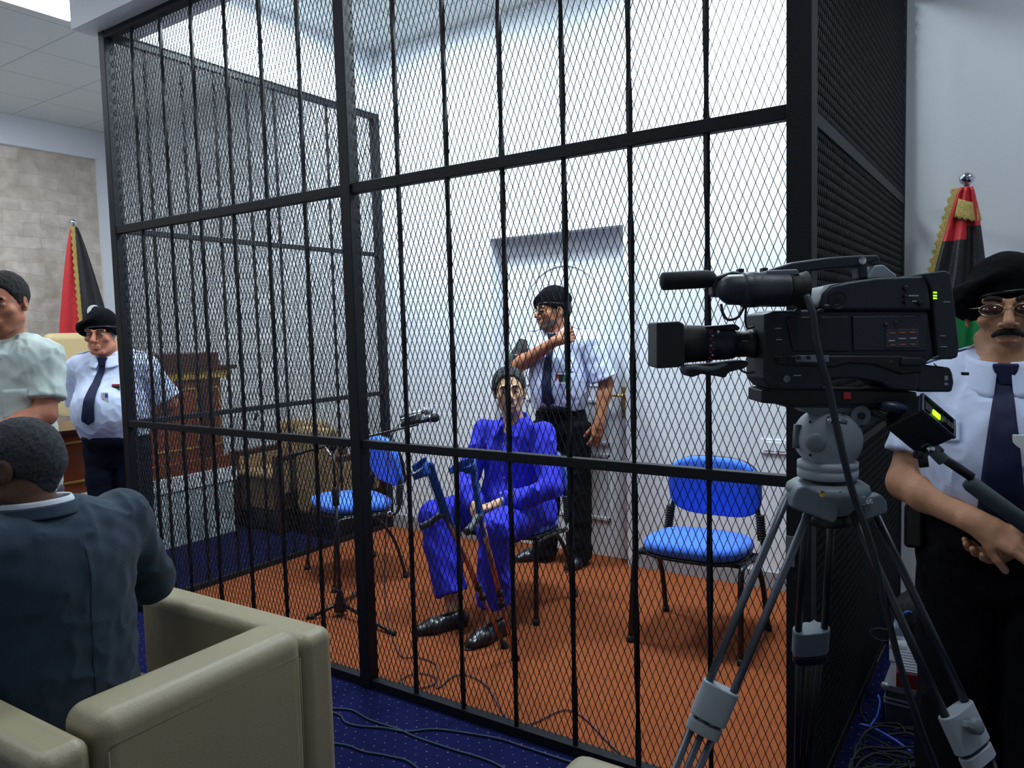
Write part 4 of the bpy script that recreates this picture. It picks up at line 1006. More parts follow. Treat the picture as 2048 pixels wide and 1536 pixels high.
# ---- tripod
t = thing('tripod', 'grey video tripod with round fluid head and double-tube legs', 'tripod', (O_.x, O_.y, 0)); t.rotation_euler = (0, 0, RZ); t.matrix_basis = Matrix.Translation((O_.x, O_.y, 0)) @ Matrix.Rotation(RZ, 4, 'Z')
def tb(m, name, mt, parent=None, **k): return m.build(name, mt, parent or t, **k)
tb(slab([(800, 92), (1315, 92), (1330, 130), (1290, 215), (1235, 225), (1170, 165), (950, 165), (870, 140)], -.030, .030, Yc), 'head_plate', M_tgrey, bevel=.003)
c = Yc(1245, 165, -.030)
gp = []
gd = MB(); n = 48
gd.prism([(c.x + (.021 if k % 2 else .0195) * math.cos(k * PI / n * 2), c.z + (.021 if k % 2 else .0195) * math.sin(k * PI / n * 2)) for k in range(n)], -.042, -.030, lambda a, b, q: (a, q, b)); g_ = tb(gd, 'rosette', M_tgrey, label='toothed rosette')
tb(MB().lathe([(.007, 0), (.007, .005), (.004, .006)], c + Vector((0, -.012, 0)), (0, -1, 0), 16), 'rosette_bolt', M_tdark, g_)
c = Yc(1040, 320, 0); r_ = .0605
hp = tb(MB().lathe([(.030, -.050), (r_ * .92, -.047), (r_, -.036), (r_, .030), (r_ * .96, .040), (r_ * .80, .047), (.02, .052)], c, (0, -1, 0), 48), 'fluid_head', M_tlight, smooth=True)
tb(MB().tube([c + Vector((-r_ * .98, .01, .03)), c + Vector((-r_ * 1.04, .01, -.02))], .008, 10), 'head_rim', M_tgrey, hp, smooth=True)
k_ = Yc(955, 345, -.047); tb(MB().lathe([(.0205, 0), (.0205, .010), (.018, .014), (.010, .015)], k_, (0, -1, 0), 28), 'drag_knob', M_tgrey, hp, smooth=True)
k_ = Yc(1057, 195, -.045); tb(MB().lathe([(.009, 0), (.009, .010), (.005, .011)], k_, (0, -1, 0), 18), 'lock_bolt', M_chrome, hp, smooth=True)
tb(MB().tube([k_ + Vector((0, -.009, 0)), Yc(1168, 216, -.060)], [.0045, .0045], 10), 'lock_lever', M_silver, hp, smooth=True)
for (x, y) in ((925, 210), (925, 430), (1150, 155)): tb(MB().lathe([(.003, 0), (.003, .002)], Yc(x, y, -.047), (0, -1, 0), 10), 'screw', M_tdark, hp)
a = Yc(1040, 520, 0)
zz_ = lambda y: Yc(1040, y, 0).z
tb(MB().lathe([(.045, zz_(600)), (.048, zz_(585)), (.052, zz_(575)), (.0595, zz_(572)), (.061, zz_(560)), (.061, zz_(520)), (.058, zz_(514)), (.061, zz_(508)), (.061, zz_(470)), (.05, zz_(462))], (a.x, 0, 0), (0, 0, 1), 48), 'panning_base', M_tlight, smooth=True)
tb(MB().lathe([(.040, zz_(625)), (.050, zz_(615)), (.050, zz_(583))], (a.x, 0, 0), (0, 0, 1), 32), 'base_collar', M_tdark, smooth=True)
tb(MB().lathe([(.05, zz_(800)), (.062, zz_(780)), (.085, zz_(660)), (.082, zz_(625)), (.070, zz_(600)), (.04, zz_(598))], (a.x, 0, 0), (0, 0, 1), 36), 'bowl', M_tgrey, smooth=True)
# legs: outer pair of tubes, clamp, lower tubes, foot
def ext(a, b): s = a.z / (a.z - b.z); return a + (b - a) * s
def leg(tops, clamps, dyc, m_up, lowm):
    A1, A2 = tops; C1, C2 = clamps; mid_t = (A1 + A2) / 2; mid_c = (C1 + C2) / 2; foot = ext(mid_t, mid_c)
    d = (foot - mid_t).normalized(); w = (C2 - C1).normalized(); nrm = d.cross(w).normalized(); w = nrm.cross(d)
    o = tb(MB().tube([A1, C1], .0085, 14), 'leg', m_up, smooth=True)
    o2 = tb(MB().tube([A2, C2], .0085, 14), 'leg_tube', m_up, o, smooth=True)
    M = Matrix((( w.x, nrm.x, d.x, mid_c.x), (w.y, nrm.y, d.y, mid_c.y), (w.z, nrm.z, d.z, mid_c.z), (0, 0, 0, 1)))
    wd = (C2 - C1).length / 2 + .012
    def ov(rx, ry, z0, z1):
        m = MB(); m.prism([((rx) * abs(math.cos(a)) ** .6 * (1 if math.cos(a) > 0 else -1), ry * abs(math.sin(a)) ** .8 * (1 if math.sin(a) > 0 else -1)) for a in [2 * PI * k / 28 for k in range(28)]], z0, z1, lambda a, b, q: tuple(M @ Vector((a, b, q)))); return m
    tb(ov(wd, .020, -.022, .055), 'leg_clamp', M_tgrey if m_up is M_tdark else M_tlight, o, bevel=.003)
    tb(ov(wd * .94, .018, .062, .088), 'clamp_ring', M_tdark if m_up is M_tdark else M_tlight, o, bevel=.003)
    kn = M @ Vector((0, -.026, .01)); tb(MB().lathe([(.013, -.012), (.016, -.008), (.016, .010), (.012, .014)], kn, M.to_3x3() @ Vector((0, -1, 0)), 14), 'clamp_knob', M_tgrey, o, smooth=True)
    tb(MB().box((-.006, -.018, -.004), (.030, -.004, .010), M @ Matrix.Translation((0, -.02, .01)) @ Matrix.Rotation(.7, 4, 'Y')), 'clamp_lever', M_tgrey, o, bevel=.003)
    for s in (-.62, 0, .62):
        tb(MB().tube([M @ Vector((s * wd, 0, .05)), foot + w * (s * .012) - d * .05], .0075, 12), 'lower_tube', lowm, o, smooth=True)
    tb(MB().lathe([(.022, -.06), (.024, -.05), (.020, -.012), (.012, -.002)], foot, d, 16), 'foot', M_rubber, o, smooth=True)
    return foot
f1 = leg((lq(1578, 985, -.02), lq(1628, 1000, -.05)), (lq(1413, 1375, -.035), lq(1457, 1408, -.05)), -.04, M_tube, M_tube)
f2 = leg((lq(1742, 1010, -.01), lq(1700, 1015, -.05)), (lq(1938, 1420, -.11), lq(1902, 1458, -.14)), -.12, mat('dark_tube', (58, 62, 68), .35, .5), M_tdark)
f3 = leg((lq(1612, 1030, .05), lq(1664, 1030, .05)), (lq(1596, 1270, .20), lq(1648, 1270, .20)), .2, M_tdark, M_tdark)
# brackets on the bowl
tb(slab([(760, 600), (800, 585), (940, 640), (985, 640), (1020, 670), (1010, 800), (985, 825), (720, 725), (725, 660)], -.075, -.045, Yc), 'leg_bracket', M_tgrey, bevel=.006, bseg=3)
tb(slab([(1185, 680), (1215, 660), (1290, 640), (1330, 690), (1335, 760), (1190, 815)], -.070, -.040, Yc), 'leg_bracket', M_tgrey, bevel=.006, bseg=3)
tb(slab([(1010, 650), (1190, 650), (1190, 700), (1010, 700)], -.078, -.05, Yc), 'bracket_plate', M_tgrey, bevel=.004)
for (x, y) in ((1002, 685), (1122, 690)): tb(MB().lathe([(.0065, 0), (.0065, .004), (.003, .003)], Yc(x, y, -.077), (0, -1, 0), 16), 'bracket_bolt', M_brass)
tb(MB().lathe([(.045, zz_(880)), (.048, zz_(870)), (.048, zz_(820)), (.040, zz_(800))], (a.x, .0, 0), (0, 0, 1), 28), 'spreader_collar', M_tdark, smooth=True)
# lettering on the right bracket
cu = bpy.data.curves.new('lettering', 'FONT'); cu.body = 'Libec'; cu.size = .016; cu.extrude = .0015; cu.align_x = 'CENTER'; cu.align_y = 'CENTER'
to = bpy.data.objects.new('tmp_text', cu); COL.objects.link(to); dg = bpy.context.evaluated_depsgraph_get(); me = bpy.data.meshes.new_from_object(to.evaluated_get(dg)); bpy.data.objects.remove(to)
p = Yc(1285, 742, -.0725); me.transform(Matrix.Translation(p) @ Matrix.Rotation(-.20, 4, 'Y') @ Matrix.Rotation(PI / 2, 4, 'X')); finish('lettering', me, mat('white_lettering', (215, 222, 228), .5), t)
# pan handle
ph = [Zc(1335, 1020, -.02), Zc(1420, 1035, -.03), Zc(1560, 1100, -.05), Zc(1700, 1200, -.07)]
o = tb(MB().tube(ph, [.009, .010, .011, .010], 12), 'pan_handle', M_tdark, smooth=True)
tb(MB().tube([Zc(1690, 1190, -.07), Zc(1800, 1290, -.08)], .0135, 16), 'handle_clamp', M_tdark, o, smooth=True)
tb(MB().tube([Zc(1720, 1220, -.075), Zc(1830, 1330, -.085)], .0125, 16), 'handle_sleeve', M_tgrey, o, smooth=True)
tb(MB().tube([Zc(1770, 1275, -.08), Zc(2000, 1430, -.10)], .0095, 14), 'extension_tube', M_tdark, o, smooth=True)
tb(MB().tube([lq(1935, 962, -.095), lq(1942, 968, -.097), lq(2070, 1062, -.12)], [.013, .0165, .0175], 18), 'grip', mat('grey_foam_grip', (70, 80, 86), .8, bump=.2, bscale=300), o, smooth=True, label='grey foam grip')
c = Zc(1735, 1255, -.095); wk = tb(MB().lathe([(.008, 0), (.008, .012), (.004, .014)], c, (0, -1, 0), 14), 'wing_knob', M_chrome, o, smooth=True)
for (x, y) in ((1665, 1290), (1712, 1370)): tb(MB().tube([c, Zc(1700, 1300, -.10), Zc(x, y, -.105)], [.008, .010, .009], 10), 'wing', M_tdark, wk, smooth=True)
# zoom remote control
M0 = Zc(1740, 1085, -.09)
t2 = thing('remote_control', 'dark blue-black zoom remote with a lit green lamp clamped on the pan handle', 'remote control', tuple(Matrix.Rotation(RZ, 3, 'Z') @ M0 + O_), RZ)
nn = Vector((.50, -.70, .50)).normalized(); e1 = Vector((.76, .12, -.64)); e1 = (e1 - nn * e1.dot(nn)).normalized(); e2 = nn.cross(e1)
MR = Matrix(((e1.x, e2.x, nn.x, 0), (e1.y, e2.y, nn.y, 0), (e1.z, e2.z, nn.z, 0), (0, 0, 0, 1)))
M_rem = mat('blue_black_plastic', (34, 42, 70), .4)
rb = MB().box((-.047, -.026, -.062), (.047, .026, .018), MR).build('housing', M_camd, t2, bevel=.005)
fb = MB()
for a_ in ((-.047, -.041, -.026, .026), (.041, .047, -.026, .026), (-.041, .041, -.026, -.021), (-.041, .041, .021, .026)): fb.box((a_[0], a_[2], .016), (a_[1], a_[3], .024), MR)
fb.build('face_frame', M_rem, t2, bevel=.002)
MB().box((-.015, -.008, .019), (.006, .006, .022), MR).build('green_lamp', M_led, t2, bevel=.002, label='lit green lamp')
for x_ in (.014, .026, .036): MB().box((x_ - .005, -.012, .018), (x_ + .003, .004, .026), MR).build('button', M_camd, t2, bevel=.001)
MB().box((-.036, -.014, .018), (-.022, .008, .023), MR).build('rocker', M_camd, t2, bevel=.001)
pd = Zc(1540, 1010, -.07) - M0; MB().ell(pd, (.030, .02, .012), Matrix.Rotation(.25, 3, 'Y')).build('thumb_rest', M_rem, t2, smooth=True)
# ================================================================ THINGS ON THE FLOOR AT THE RIGHT
M_alu = mat('aluminium_case', (178, 182, 190), .35, .6, var=.08, vscale=5); M_cased = mat('dark_case_side', (62, 68, 78), .5)
t = thing('flight_case', 'silver-topped equipment case on the carpet behind the tripod', 'case', (2.05, .95, 0), .0)
MB().box((1.885, .765, .01), (2.36, 1.17, .135)).build('body', M_cased, t, world=True, bevel=.006)
MB().box((1.878, .757, .135), (2.367, 1.178, .160)).build('lid', M_alu, t, world=True, bevel=.004)
for z in (.085, .102): MB().box((1.880, .760, z), (2.364, 1.175, z + .007)).build('trim_strip', M_alu, t, world=True, bevel=.001)
for x in (1.886, 2.352):
    for y in (.765, 1.170): MB().ell((x, y, .152), (.016, .016, .014)).build('corner_cap', M_alu, t, world=True, smooth=True)
M_dred = mat('dark_red_card', (128, 22, 32), .6)
def red_box(label, x, y, rz, z=.161):
    t = thing('red_box', label, 'box', (x, y, z), rz)
    MB().box((-.075, -.105, 0), (.075, .105, .055)).build('tray', M_dred, t, bevel=.003)
    MB().box((-.070, -.100, .054), (.070, .100, .062)).build('cover', mat('grey_printed_card', (150, 156, 164), .5, var=.1, vscale=20), t, bevel=.001)
    for k in range(7): MB().box((-.060, -.088 + k * .026, .062), (.010 + .04 * ((k * 37) % 3) / 3, -.080 + k * .026, .0625)).build('printed_line', M_cased, t)
    return t
red_box('red-edged box with a grey printed cover on the silver case', 1.985, .865, .12)
# water bottle standing on the case
t = thing('water_bottle', 'clear plastic water bottle with a blue cap beside the red box', 'bottle', (1.900, .98, .161))
gl = mat('clear_plastic', (215, 230, 240), .08); gl.node_tree.nodes['Principled BSDF'].inputs['Transmission Weight'].default_value = .85
MB().lathe([(.028, 0), (.031, .004), (.031, .06), (.029, .065), (.031, .07), (.031, .13), (.014, .165), (.013, .175)], (1.900, .98, .161), (0, 0, 1), 24).build('bottle_body', gl, t, world=True, smooth=True)
MB().lathe([(.0315, 0), (.0315, .045)], (1.900, .98, .215), (0, 0, 1), 24).build('paper_label', M_card, t, world=True, smooth=True)
MB().lathe([(.015, 0), (.015, .016), (.013, .018)], (1.900, .98, .335), (0, 0, 1), 16).build('screw_cap', M_crblue, t, world=True, smooth=True)
# black bag against the wall
t = thing('black_bag', 'soft black bag on the floor between the cage and the white wall', 'bag', (2.05, 1.62, 0))
solid('bag_body', [cap((-.14, 0, .13), (.14, 0, .12), .12, .11, .03, sq=((0, 1, 0), .8)), cut((0, 0, .001), (0, 0, -1))], M_blackc, t, h=.01, folds=.008, fscale=14, seed=3)
MB().tube(curve_pts([(-.10, 0, .22), (-.06, .0, .31), (.06, .0, .31), (.10, 0, .21)], 5), .010, 8).build('strap', M_blackc, t, smooth=True)
# tangle of cables
rnd = random.Random(12)
def squig(cx, cy, n, spread, z0=.008):
    a = rnd.random() * 6.28; pts = []; x, y = cx + rnd.uniform(-spread, spread), cy + rnd.uniform(-spread, spread)
    turn = rnd.choice((-1, 1)) * rnd.uniform(.35, .75)
    for k in range(n):
        pts.append((x, y, z0 + rnd.random() * .035)); a += turn + rnd.uniform(-.25, .25); x += .075 * math.cos(a); y += .075 * math.sin(a)
        x = min(max(x, 1.84), 2.22); y = min(max(y, -.30), .72)
    return pts
for k in range(16):
    cable('dark cable in the tangle on the carpet behind the tripod', squig(2.0, .22 + .025 * k % .4, 15, .16), .0035 + .0012 * (k % 2), M_cordk if k % 3 else M_cordb, 'cables tangled on the carpet')
G = lambda px, py, z=.02: tuple(onp(px, py, 2, z))
cable('bright blue cable lying across the tangle of black ones', [G(1720, 1448), G(1745, 1455), G(1790, 1480), G(1830, 1508), G(1870, 1530), G(1900, 1560)], .004, M_cordlb)
cable('bright blue cable standing up beside the silver case', [G(1742, 1450), G(1755, 1430), G(1760, 1405), G(1757, 1390)], .004, M_cordlb)
cable('short bright blue cable end near the water bottle', [tuple(onp(1806, 1229, 2, .168)), tuple(onp(1815, 1223, 2, .185)), tuple(onp(1826, 1226, 2, .168))], .005, M_cordlb)
lp = [onp(1738 + 2, 1262, 1, .95), onp(1745, 1272, 1, .95), onp(1765, 1282, 1, .95), onp(1785, 1276, 1, .95), onp(1780, 1262, 1, .95), onp(1760, 1257, 1, .95), onp(1742, 1259, 1, .95)]
cable('grey cable loop beside the case, level with its lid', [tuple(p) for p in lp] , .003, M_cordb)
cable('thin cable running from the case edge down to the tangle', [tuple(onp(1770, 1290, 1, .90)), tuple(onp(1752, 1330, 1, .80)), G(1730, 1385, .03), G(1722, 1420), G(1735, 1445)], .003, M_cordk)
# ================================================================ PEOPLE (local frames face -Y; the person's right hand is at -X)
K_tan = skin('skin_tan', (190, 140, 108)); K_pale = skin('skin_pale', (205, 165, 130)); K_brown = skin('skin_brown', (168, 112, 80)); K_dark = skin('skin_dark', (92, 62, 48))
K_red = skin('skin_ruddy', (190, 125, 98))
C_shirt = mat('pale_blue_shirt_cloth', (205, 216, 244), .85, bump=.12, bscale=500, spec=.2)
C_navy = mat('navy_tie_cloth', (20, 27, 62), .7, bump=.1, bscale=500, spec=.3)
C_trouser = mat('black_trouser_cloth', (14, 15, 22), .9, bump=.2, bscale=400, spec=.15)
C_trnavy = mat('dark_navy_trouser_cloth', (20, 24, 42), .9, bump=.2, bscale=400, spec=.15)
C_mint = mat('pale_green_shirt_cloth', (196, 208, 204), .85, bump=.15, bscale=350, spec=.2)
C_blue = mat('bright_blue_cotton', (50, 54, 214), .75, bump=.15, bscale=300, spec=.25, sheen=.05)
C_suit = mat('slate_suit_wool', (40, 55, 70), .85, var=.12, vscale=14, bump=.3, bscale=600, spec=.2, sheen=.1)
C_white = mat('white_collar_cloth', (200, 205, 215), .8)
M_shoe = mat('black_shoe_leather', (16, 20, 28), .35, bump=.03, bscale=40, coat=.15)
M_lens = mat('dark_lens', (38, 20, 22), .08, coat=.6); M_gold = mat('gold_wire', (200, 190, 150), .25, .9)
H_black = mat('black_hair', (20, 17, 18), .75, bump=1.0, bscale=420, var=.3, vscale=120)
H_grey = mat('grey_hair', (80, 82, 88), .9, bump=1.0, bscale=420, var=.45, vscale=140, spec=.15)
H_dgrey = mat('dark_grey_hair', (58, 61, 66), .7, bump=1.0, bscale=420, var=.6, vscale=60)
H_silver = mat('silver_hair', (165, 168, 172), .8, bump=1.0, bscale=420, var=.2, vscale=140)

def shoe(t, heel, toe, ankle=None, w=.045, name='shoe'):
    heel = Vector(heel); toe = Vector(toe); d = (toe - heel); ln = d.length; d.normalize(); x = Vector((-d.y, d.x, 0))
    h = Vector((heel.x, heel.y, 0)); z = Vector((0, 0, 1))
    P = [cap(h + z * .040 + d * .03, h + z * .036 + d * ln * .62, .034, .038, .02, sq=(x, 1.12)), cap(h + z * .036 + d * ln * .6, h + z * .028 + d * (ln - .045), .036, .026, .03, sq=(x, 1.35)),
         cap(h + z * .065 + d * .04, h + z * .060 + d * ln * .45, .030, .024, .02, sq=(x, 1.1)), cut(h + z * .004, -z)]
    if ankle: P.append(cap(Vector(ankle) + z * .01, Vector(ankle) + z * .06, .030, .028, .01, 's'))
    o = solid(name, P, M_shoe, t, h=.005)
    s = MB(); pts = []
    for k in range(24):
        a = 2 * PI * k / 24; c, sn = math.cos(a), math.sin(a); wd = .040 + .007 * c
        pts.append(h + d * (ln / 2 + c * ln * .49) + x * sn * wd)
    s.prism([(p.x, p.y) for p in pts], 0, .014, lambda a, b, q: (a, b, q)); s.build('sole', M_blackc, o, bevel=.003)
    return o
def glasses(t, HM, rim=M_gold, lens=M_lens, w=.021, h=.014, z=.004):
    o = MB()
    for s in (-1, 1):
        pts = [HM @ Vector((s * .033 + w * math.cos(a) * (1 if abs(math.cos(a)) < .8 else .98), -.1045 + .010 * abs((s * .033 + w * math.cos(a)) / .055) ** 2, z + h * math.sin(a))) for a in [2 * PI * k / 20 for k in range(21)]]
        o.tube(pts, .0011, 6, caps=False)
        o.tube([HM @ Vector(p) for p in ((s * .054, -.095, z + .006), (s * .074, -.075, z + .006), (s * .083, .010, z + .008), (s * .084, .028, z - .006))], .0013, 6)
    o.tube([HM @ Vector(p) for p in ((-.013, -.106, z + .004), (0, -.112, z + .007), (.013, -.106, z + .004))], .0013, 6)
    g = o.build('sunglasses', rim, t, smooth=True)
    for s in (-1, 1):
        l = MB()
        l.add([tuple(HM @ Vector((s * .033, -.1065, z)))] + [tuple(HM @ Vector((s * .033 + w * .98 * math.cos(a), -.1040 + .010 * abs((s * .033 + w * math.cos(a)) / .055) ** 2, z + h * .98 * math.sin(a)))) for a in [2 * PI * k / 20 for k in range(20)]],
              [(0, 1 + k, 1 + (k + 1) % 20) for k in range(20)])
        l.build('lens', lens, g, smooth=True, solid=.0015)
def badge(t, B, x, z, w=.045, h=.062, photo=True):
    c = front(B, x, z, .006)
    q = MB().box((c.x - w / 2, c.y - .004, z - h / 2), (c.x + w / 2, c.y + .0, z + h / 2)).build('identity_card', M_card, t, bevel=.002)
    MB().box((c.x + .002, c.y - .0052, z - .002), (c.x + w / 2 - .003, c.y - .004, z + h * .36)).build('portrait', M_cardblue, q)
    MB().box((c.x - w / 2 + .005, c.y - .0052, z - h * .30), (c.x - w / 2 + .013, c.y - .004, z - h * .18)).build('print', M_blackc, q)
def flagpin(t, B, x, z, w=.05, h=.03):
    c = front(B, x, z, .005); q = None
    for i, m in enumerate((M_redc, M_blackc, M_greenc)):
        b = MB().box((c.x - w / 2, c.y - .004, z + h / 2 - h / 3 * (i + 1)), (c.x + w / 2, c.y, z + h / 2 - h / 3 * i)).build('flag_badge' if q is None else 'stripe', m, t if q is None else q)
        q = q or b
def shirt(t, m, zw, zc, zs, sx, belly=.0, chest=.135, waist=.125, y=0.0, sleeves=(), folds=.006, seed=1, h=.007, extra=(), wide=1.32, cx=0.0):
    P = [cap((0, y, zw + waist * .2), (cx, y + .005, zc), waist, chest, .05, sq=((1, 0, 0), wide)), cap((cx - sx * .80, y + .012, zs - .02), (cx + sx * .80, y + .012, zs - .02), .062, .062, .06),
         cap((cx - sx * .5, y + .004, zs - .055), (cx + sx * .5, y + .004, zs - .055), chest * .72, chest * .72, .06),
         cap((cx - .07, y + .02, zs + .025), (cx + .07, y + .02, zs + .025), .05, .05, .05)]
    if belly: P.append(ell((0, y - belly * .42, zw + .17), (.165 + belly * .25, .13 + belly * .4, .20), .07))
    for (a, b, r0, r1) in sleeves: P.append(cap(a, b, r0, r1, .022, flat=True)); P.append(cap(a, Vector(a).lerp(Vector(b), .3), r0 * 1.02, r0, .03))
    P += list(extra); P.append(cut((0, 0, zw), (0, 0, -1)))
    return solid('shirt', P, m, t, h=h, folds=folds, fscale=20, seed=seed, stretch=(1, 1, .6))
def neck_torso(HM, zs, y=0.0, r=.056, cx=0.0):
    hb = HM @ Vector((0, .018, -.060))
    return [cap(hb, (cx, y + .022, zs + .01), r, r * 1.08, .025), cap((cx, y + .01, zs - .04), (0, y, zs - .33), .085, .085, .03), cap((cx - .12, y + .012, zs - .04), (cx + .12, y + .012, zs - .04), .035, .035, .04)]
def fineboxes(HM, hands=()):
    c = HM.translation; f = [((c.x - .13, c.y - .15, c.z - .14), (c.x + .13, c.y + .13, c.z + .14), .003)]
    for p in hands: f.append(((p[0] - .11, p[1] - .11, p[2] - .11), (p[0] + .11, p[1] + .11, p[2] + .11), .004))
    return f
def body(t, K, HM, parts, hands=(), fat=0.0, nose=1.0, jaw=1.0, h=.009, low=False):
    return solid('body', xf(head_prims(fat, nose, jaw, low), HM) + parts, K, t, h=h, fine=fineboxes(HM, hands), folds=0)

# ---- guard at the right edge, hands clasped in front of him
t = thing('person', 'guard with moustache, tinted glasses, black beret, pale blue shirt, hands clasped, far right', 'person', (2.243, .16, 0), 0.02)
HM = frame((0.008, .03, 1.508), .03, -.03, .0) @ Matrix.Scale(1.05, 4) @ Matrix.Scale(1.09, 4, (1, 0, 0))
wr = Vector((-.045, -.205, .985)); elr = Vector((-.222, -.055, 1.045)); shr = Vector((-.168, .02, 1.295))
wl = Vector((.060, -.195, .985)); ell_ = Vector((.225, -.03, 1.045)); shl = Vector((.180, .02, 1.295))
parts = neck_torso(HM, 1.375, 0, .062) + arm_prims(shr, elr, wr, (.052, .047, .031)) + arm_prims(shl, ell_, wl, (.055, .050, .031))
parts += hand_prims(wr, (.90, -.12, -.40), (.25, .55, -.75), (.25, -.75, .25), (.25, .35, .3), .03, 1.08)
parts += hand_prims(wl + Vector((.012, .028, -.028)), (-.86, -.1, -.50), (-.4, -.45, .35), (-.2, -.5, .75), (.35, .6, .5), .02, 1.05)
parts += [cap((-.1, .02, .85), (-.1, .0, .12), .07, .045, .03), cap((.1, .02, .85), (.1, .0, .12), .07, .045, .03), cap((0, .01, 1.05), (0, .01, .88), .10, .09, .04)]
body(t, K_tan, HM, parts, [(0, -.22, .94)], fat=.002, nose=1.10, jaw=1.0, low=True)
s = shirt(t, C_shirt, .955, 1.18, 1.335, .175, belly=.10, chest=.124, waist=.130, sleeves=((shr, shr.lerp(elr, .70), .063, .074), (shl, shl.lerp(ell_, .70), .063, .074)), folds=.005, h=.006, seed=5)
B = bvh(s)
collar(t, C_shirt, (0.004, .002, 1.374), .083, .044, .30, .085, .42)
tie(t, B, C_navy, .004, 1.350, .985, .017, .058, .0, .010)
patch('pocket_flap', B, ((-.155, 1.235), (-.085, 1.235), (-.085, 1.185), (-.155, 1.180)), C_shirt, s, .006, .002)
patch('pocket_flap', B, ((.085, 1.235), (.155, 1.235), (.155, 1.180), (.085, 1.185)), C_shirt, s, .006, .002)
epaulette(t, B, -1, .075, .205, .02, C_shirt); epaulette(t, B, 1, .075, .205, .02, C_shirt)
badge(t, B, .050, 1.175, .052, .078)
solid('trousers', [cap((0, .01, .955), (0, .015, .84), .130, .130, .04, sq=((1, 0, 0), 1.35)), ell((0, -.03, .93), (.165, .145, .09), .05), cap((-.095, .015, .86), (-.105, .01, .03), .105, .088, .035, flat=True), cap((.095, .015, .86), (.105, .01, .03), .105, .088, .035, flat=True), cut((0, 0, .995), (0, 0, 1))], C_trouser, t, h=.009, folds=.006, fscale=16, seed=8)
MB().lathe([(.158, -.02), (.161, -.018), (.161, .018), (.158, .02)], (0, .0, .975), (0, 0, 1), 40).build('belt', M_leather_black, t, smooth=True)
MB().box((-.225, -.06, .86), (-.175, .03, .985)).build('belt_pouch', M_leather_black, t, bevel=.012, bseg=3)
shoe(t, (-.12, .09, 0), (-.15, -.19, 0)); shoe(t, (.12, .09, 0), (.15, -.19, 0))
face_bits(t, HM, (38, 30, 26), eyes=True, lips=(150, 92, 78), stache=((34, 29, 28), .0082, .031), bw=1.5)
glasses(t, HM, w=.0245, h=.0145, z=.006, lens=mat('brown_tinted_lens', (66, 34, 34), .08, coat=.5))
hair_solid(t, HM, H_dgrey, .004, low=True, rough=.0012)
beret(t, HM, -.30)

# ---- guard standing inside the cage, right arm folded up across his chest
t = thing('person', 'guard in beret and sunglasses standing by the door in the cage, arm across chest', 'person', (-.13, 1.86, 0), .10)
HM = frame((-.025, -.02, 1.605), -.72, .02, .0)
shr = Vector((-.20, .0, 1.415)); elr = Vector((-.285, -.10, 1.245)); wr = Vector((.085, -.215, 1.425))
shl = Vector((.20, .01, 1.415)); ell_ = Vector((.300, .03, 1.16)); wl = Vector((.285, -.055, .925))
parts = neck_torso(HM, 1.46, 0, .056) + arm_prims(shr, elr, wr, (.050, .046, .030)) + arm_prims(shl, ell_, wl, (.050, .043, .029))
parts += hand_prims(wr, (.80, .10, .25), (.1, .95, -.1), (-.1, .1, .95), (1.0, 1.1, .8), .02)
parts += hand_prims(wl, (-.14, -.15, -.97), (-.75, .6, 0), (-.55, -.8, 0), (.25, .35, .3), .10)
parts += [cap((-.1, .02, .9), (-.15, -.0, .12), .07, .045, .03), cap((.1, .02, .9), (.12, .0, .12), .07, .045, .03), cap((0, .01, 1.1), (0, .01, .92), .10, .09, .04)]
body(t, K_brown, HM, parts, [(.11, -.22, 1.45), (.27, -.07, .86)], nose=1.05, low=True)
s = shirt(t, C_shirt, .99, 1.27, 1.435, .205, belly=.05, chest=.130, waist=.122, sleeves=((shl, shl.lerp(ell_, .92), .072, .088),), folds=.004, seed=11, extra=(cap(shr, shr.lerp(elr, .4), .066, .062, .02),), wide=1.36)
B = bvh(s)
ab = solid('armband', [cap(shr.lerp(elr, .08) + Vector((0, 0, .0)), shr.lerp(elr, .98), .070, .064, .01, flat=True)], M_blackc, t, h=.006, folds=.002, label='black armband with flag colours over the right sleeve')
bx = shr.lerp(elr, .50) + Vector((-.012, -.066, 0))
for i, m in enumerate((M_greenc, M_card, M_redc)): MB().box((bx.x - .030 + .024 * i, bx.y - .006, bx.z - .010), (bx.x - .006 + .024 * i, bx.y + .012, bx.z + .012)).build('flag_patch', m, ab, bevel=.001)
collar(t, C_shirt, (0.0, .014, 1.466), .068, .038, .35, .06, .40)
tie(t, B, C_navy, .0, 1.438, 1.02, .015, .045, -.005, .010)
epaulette(t, B, -1, .075, .20, .01, C_shirt); epaulette(t, B, 1, .075, .20, .01, C_shirt)
patch('pocket_flap', B, ((.065, 1.275), (.145, 1.275), (.145, 1.235), (.065, 1.235)), C_shirt, s, .006, .002)
c = front(B, .085, 1.20, .010)
q = MB().box((c.x - .04, c.y - .004, 1.165), (c.x + .04, c.y, 1.225)).build('name_badge', M_card, t, bevel=.002)
MB().add([(c.x - .038, c.y - .006, 1.175), (c.x - .012, c.y - .006, 1.223), (c.x - .038, c.y - .006, 1.223)], [(0, 1, 2)]).build('red_corner', M_redc, q, solid=.001)
MB().box((c.x - .016, c.y - .0058, 1.178), (c.x + .014, c.y - .004, 1.222)).build('black_field', M_blackc, q); MB().box((c.x + .014, c.y - .0058, 1.178), (c.x + .038, c.y - .004, 1.222)).build('green_field', M_greenc, q)
solid('trousers', [cap((0, .01, 1.0), (0, .015, .88), .120, .125, .04, sq=((1, 0, 0), 1.35)), cap((-.09, .015, .9), (-.13, .0, .04), .100, .078, .03, flat=True), cap((.09, .015, .9), (.11, .01, .04), .100, .078, .03, flat=True), cut((0, 0, 1.03), (0, 0, 1))], C_trouser, t, h=.009, folds=.005, fscale=16, seed=9)
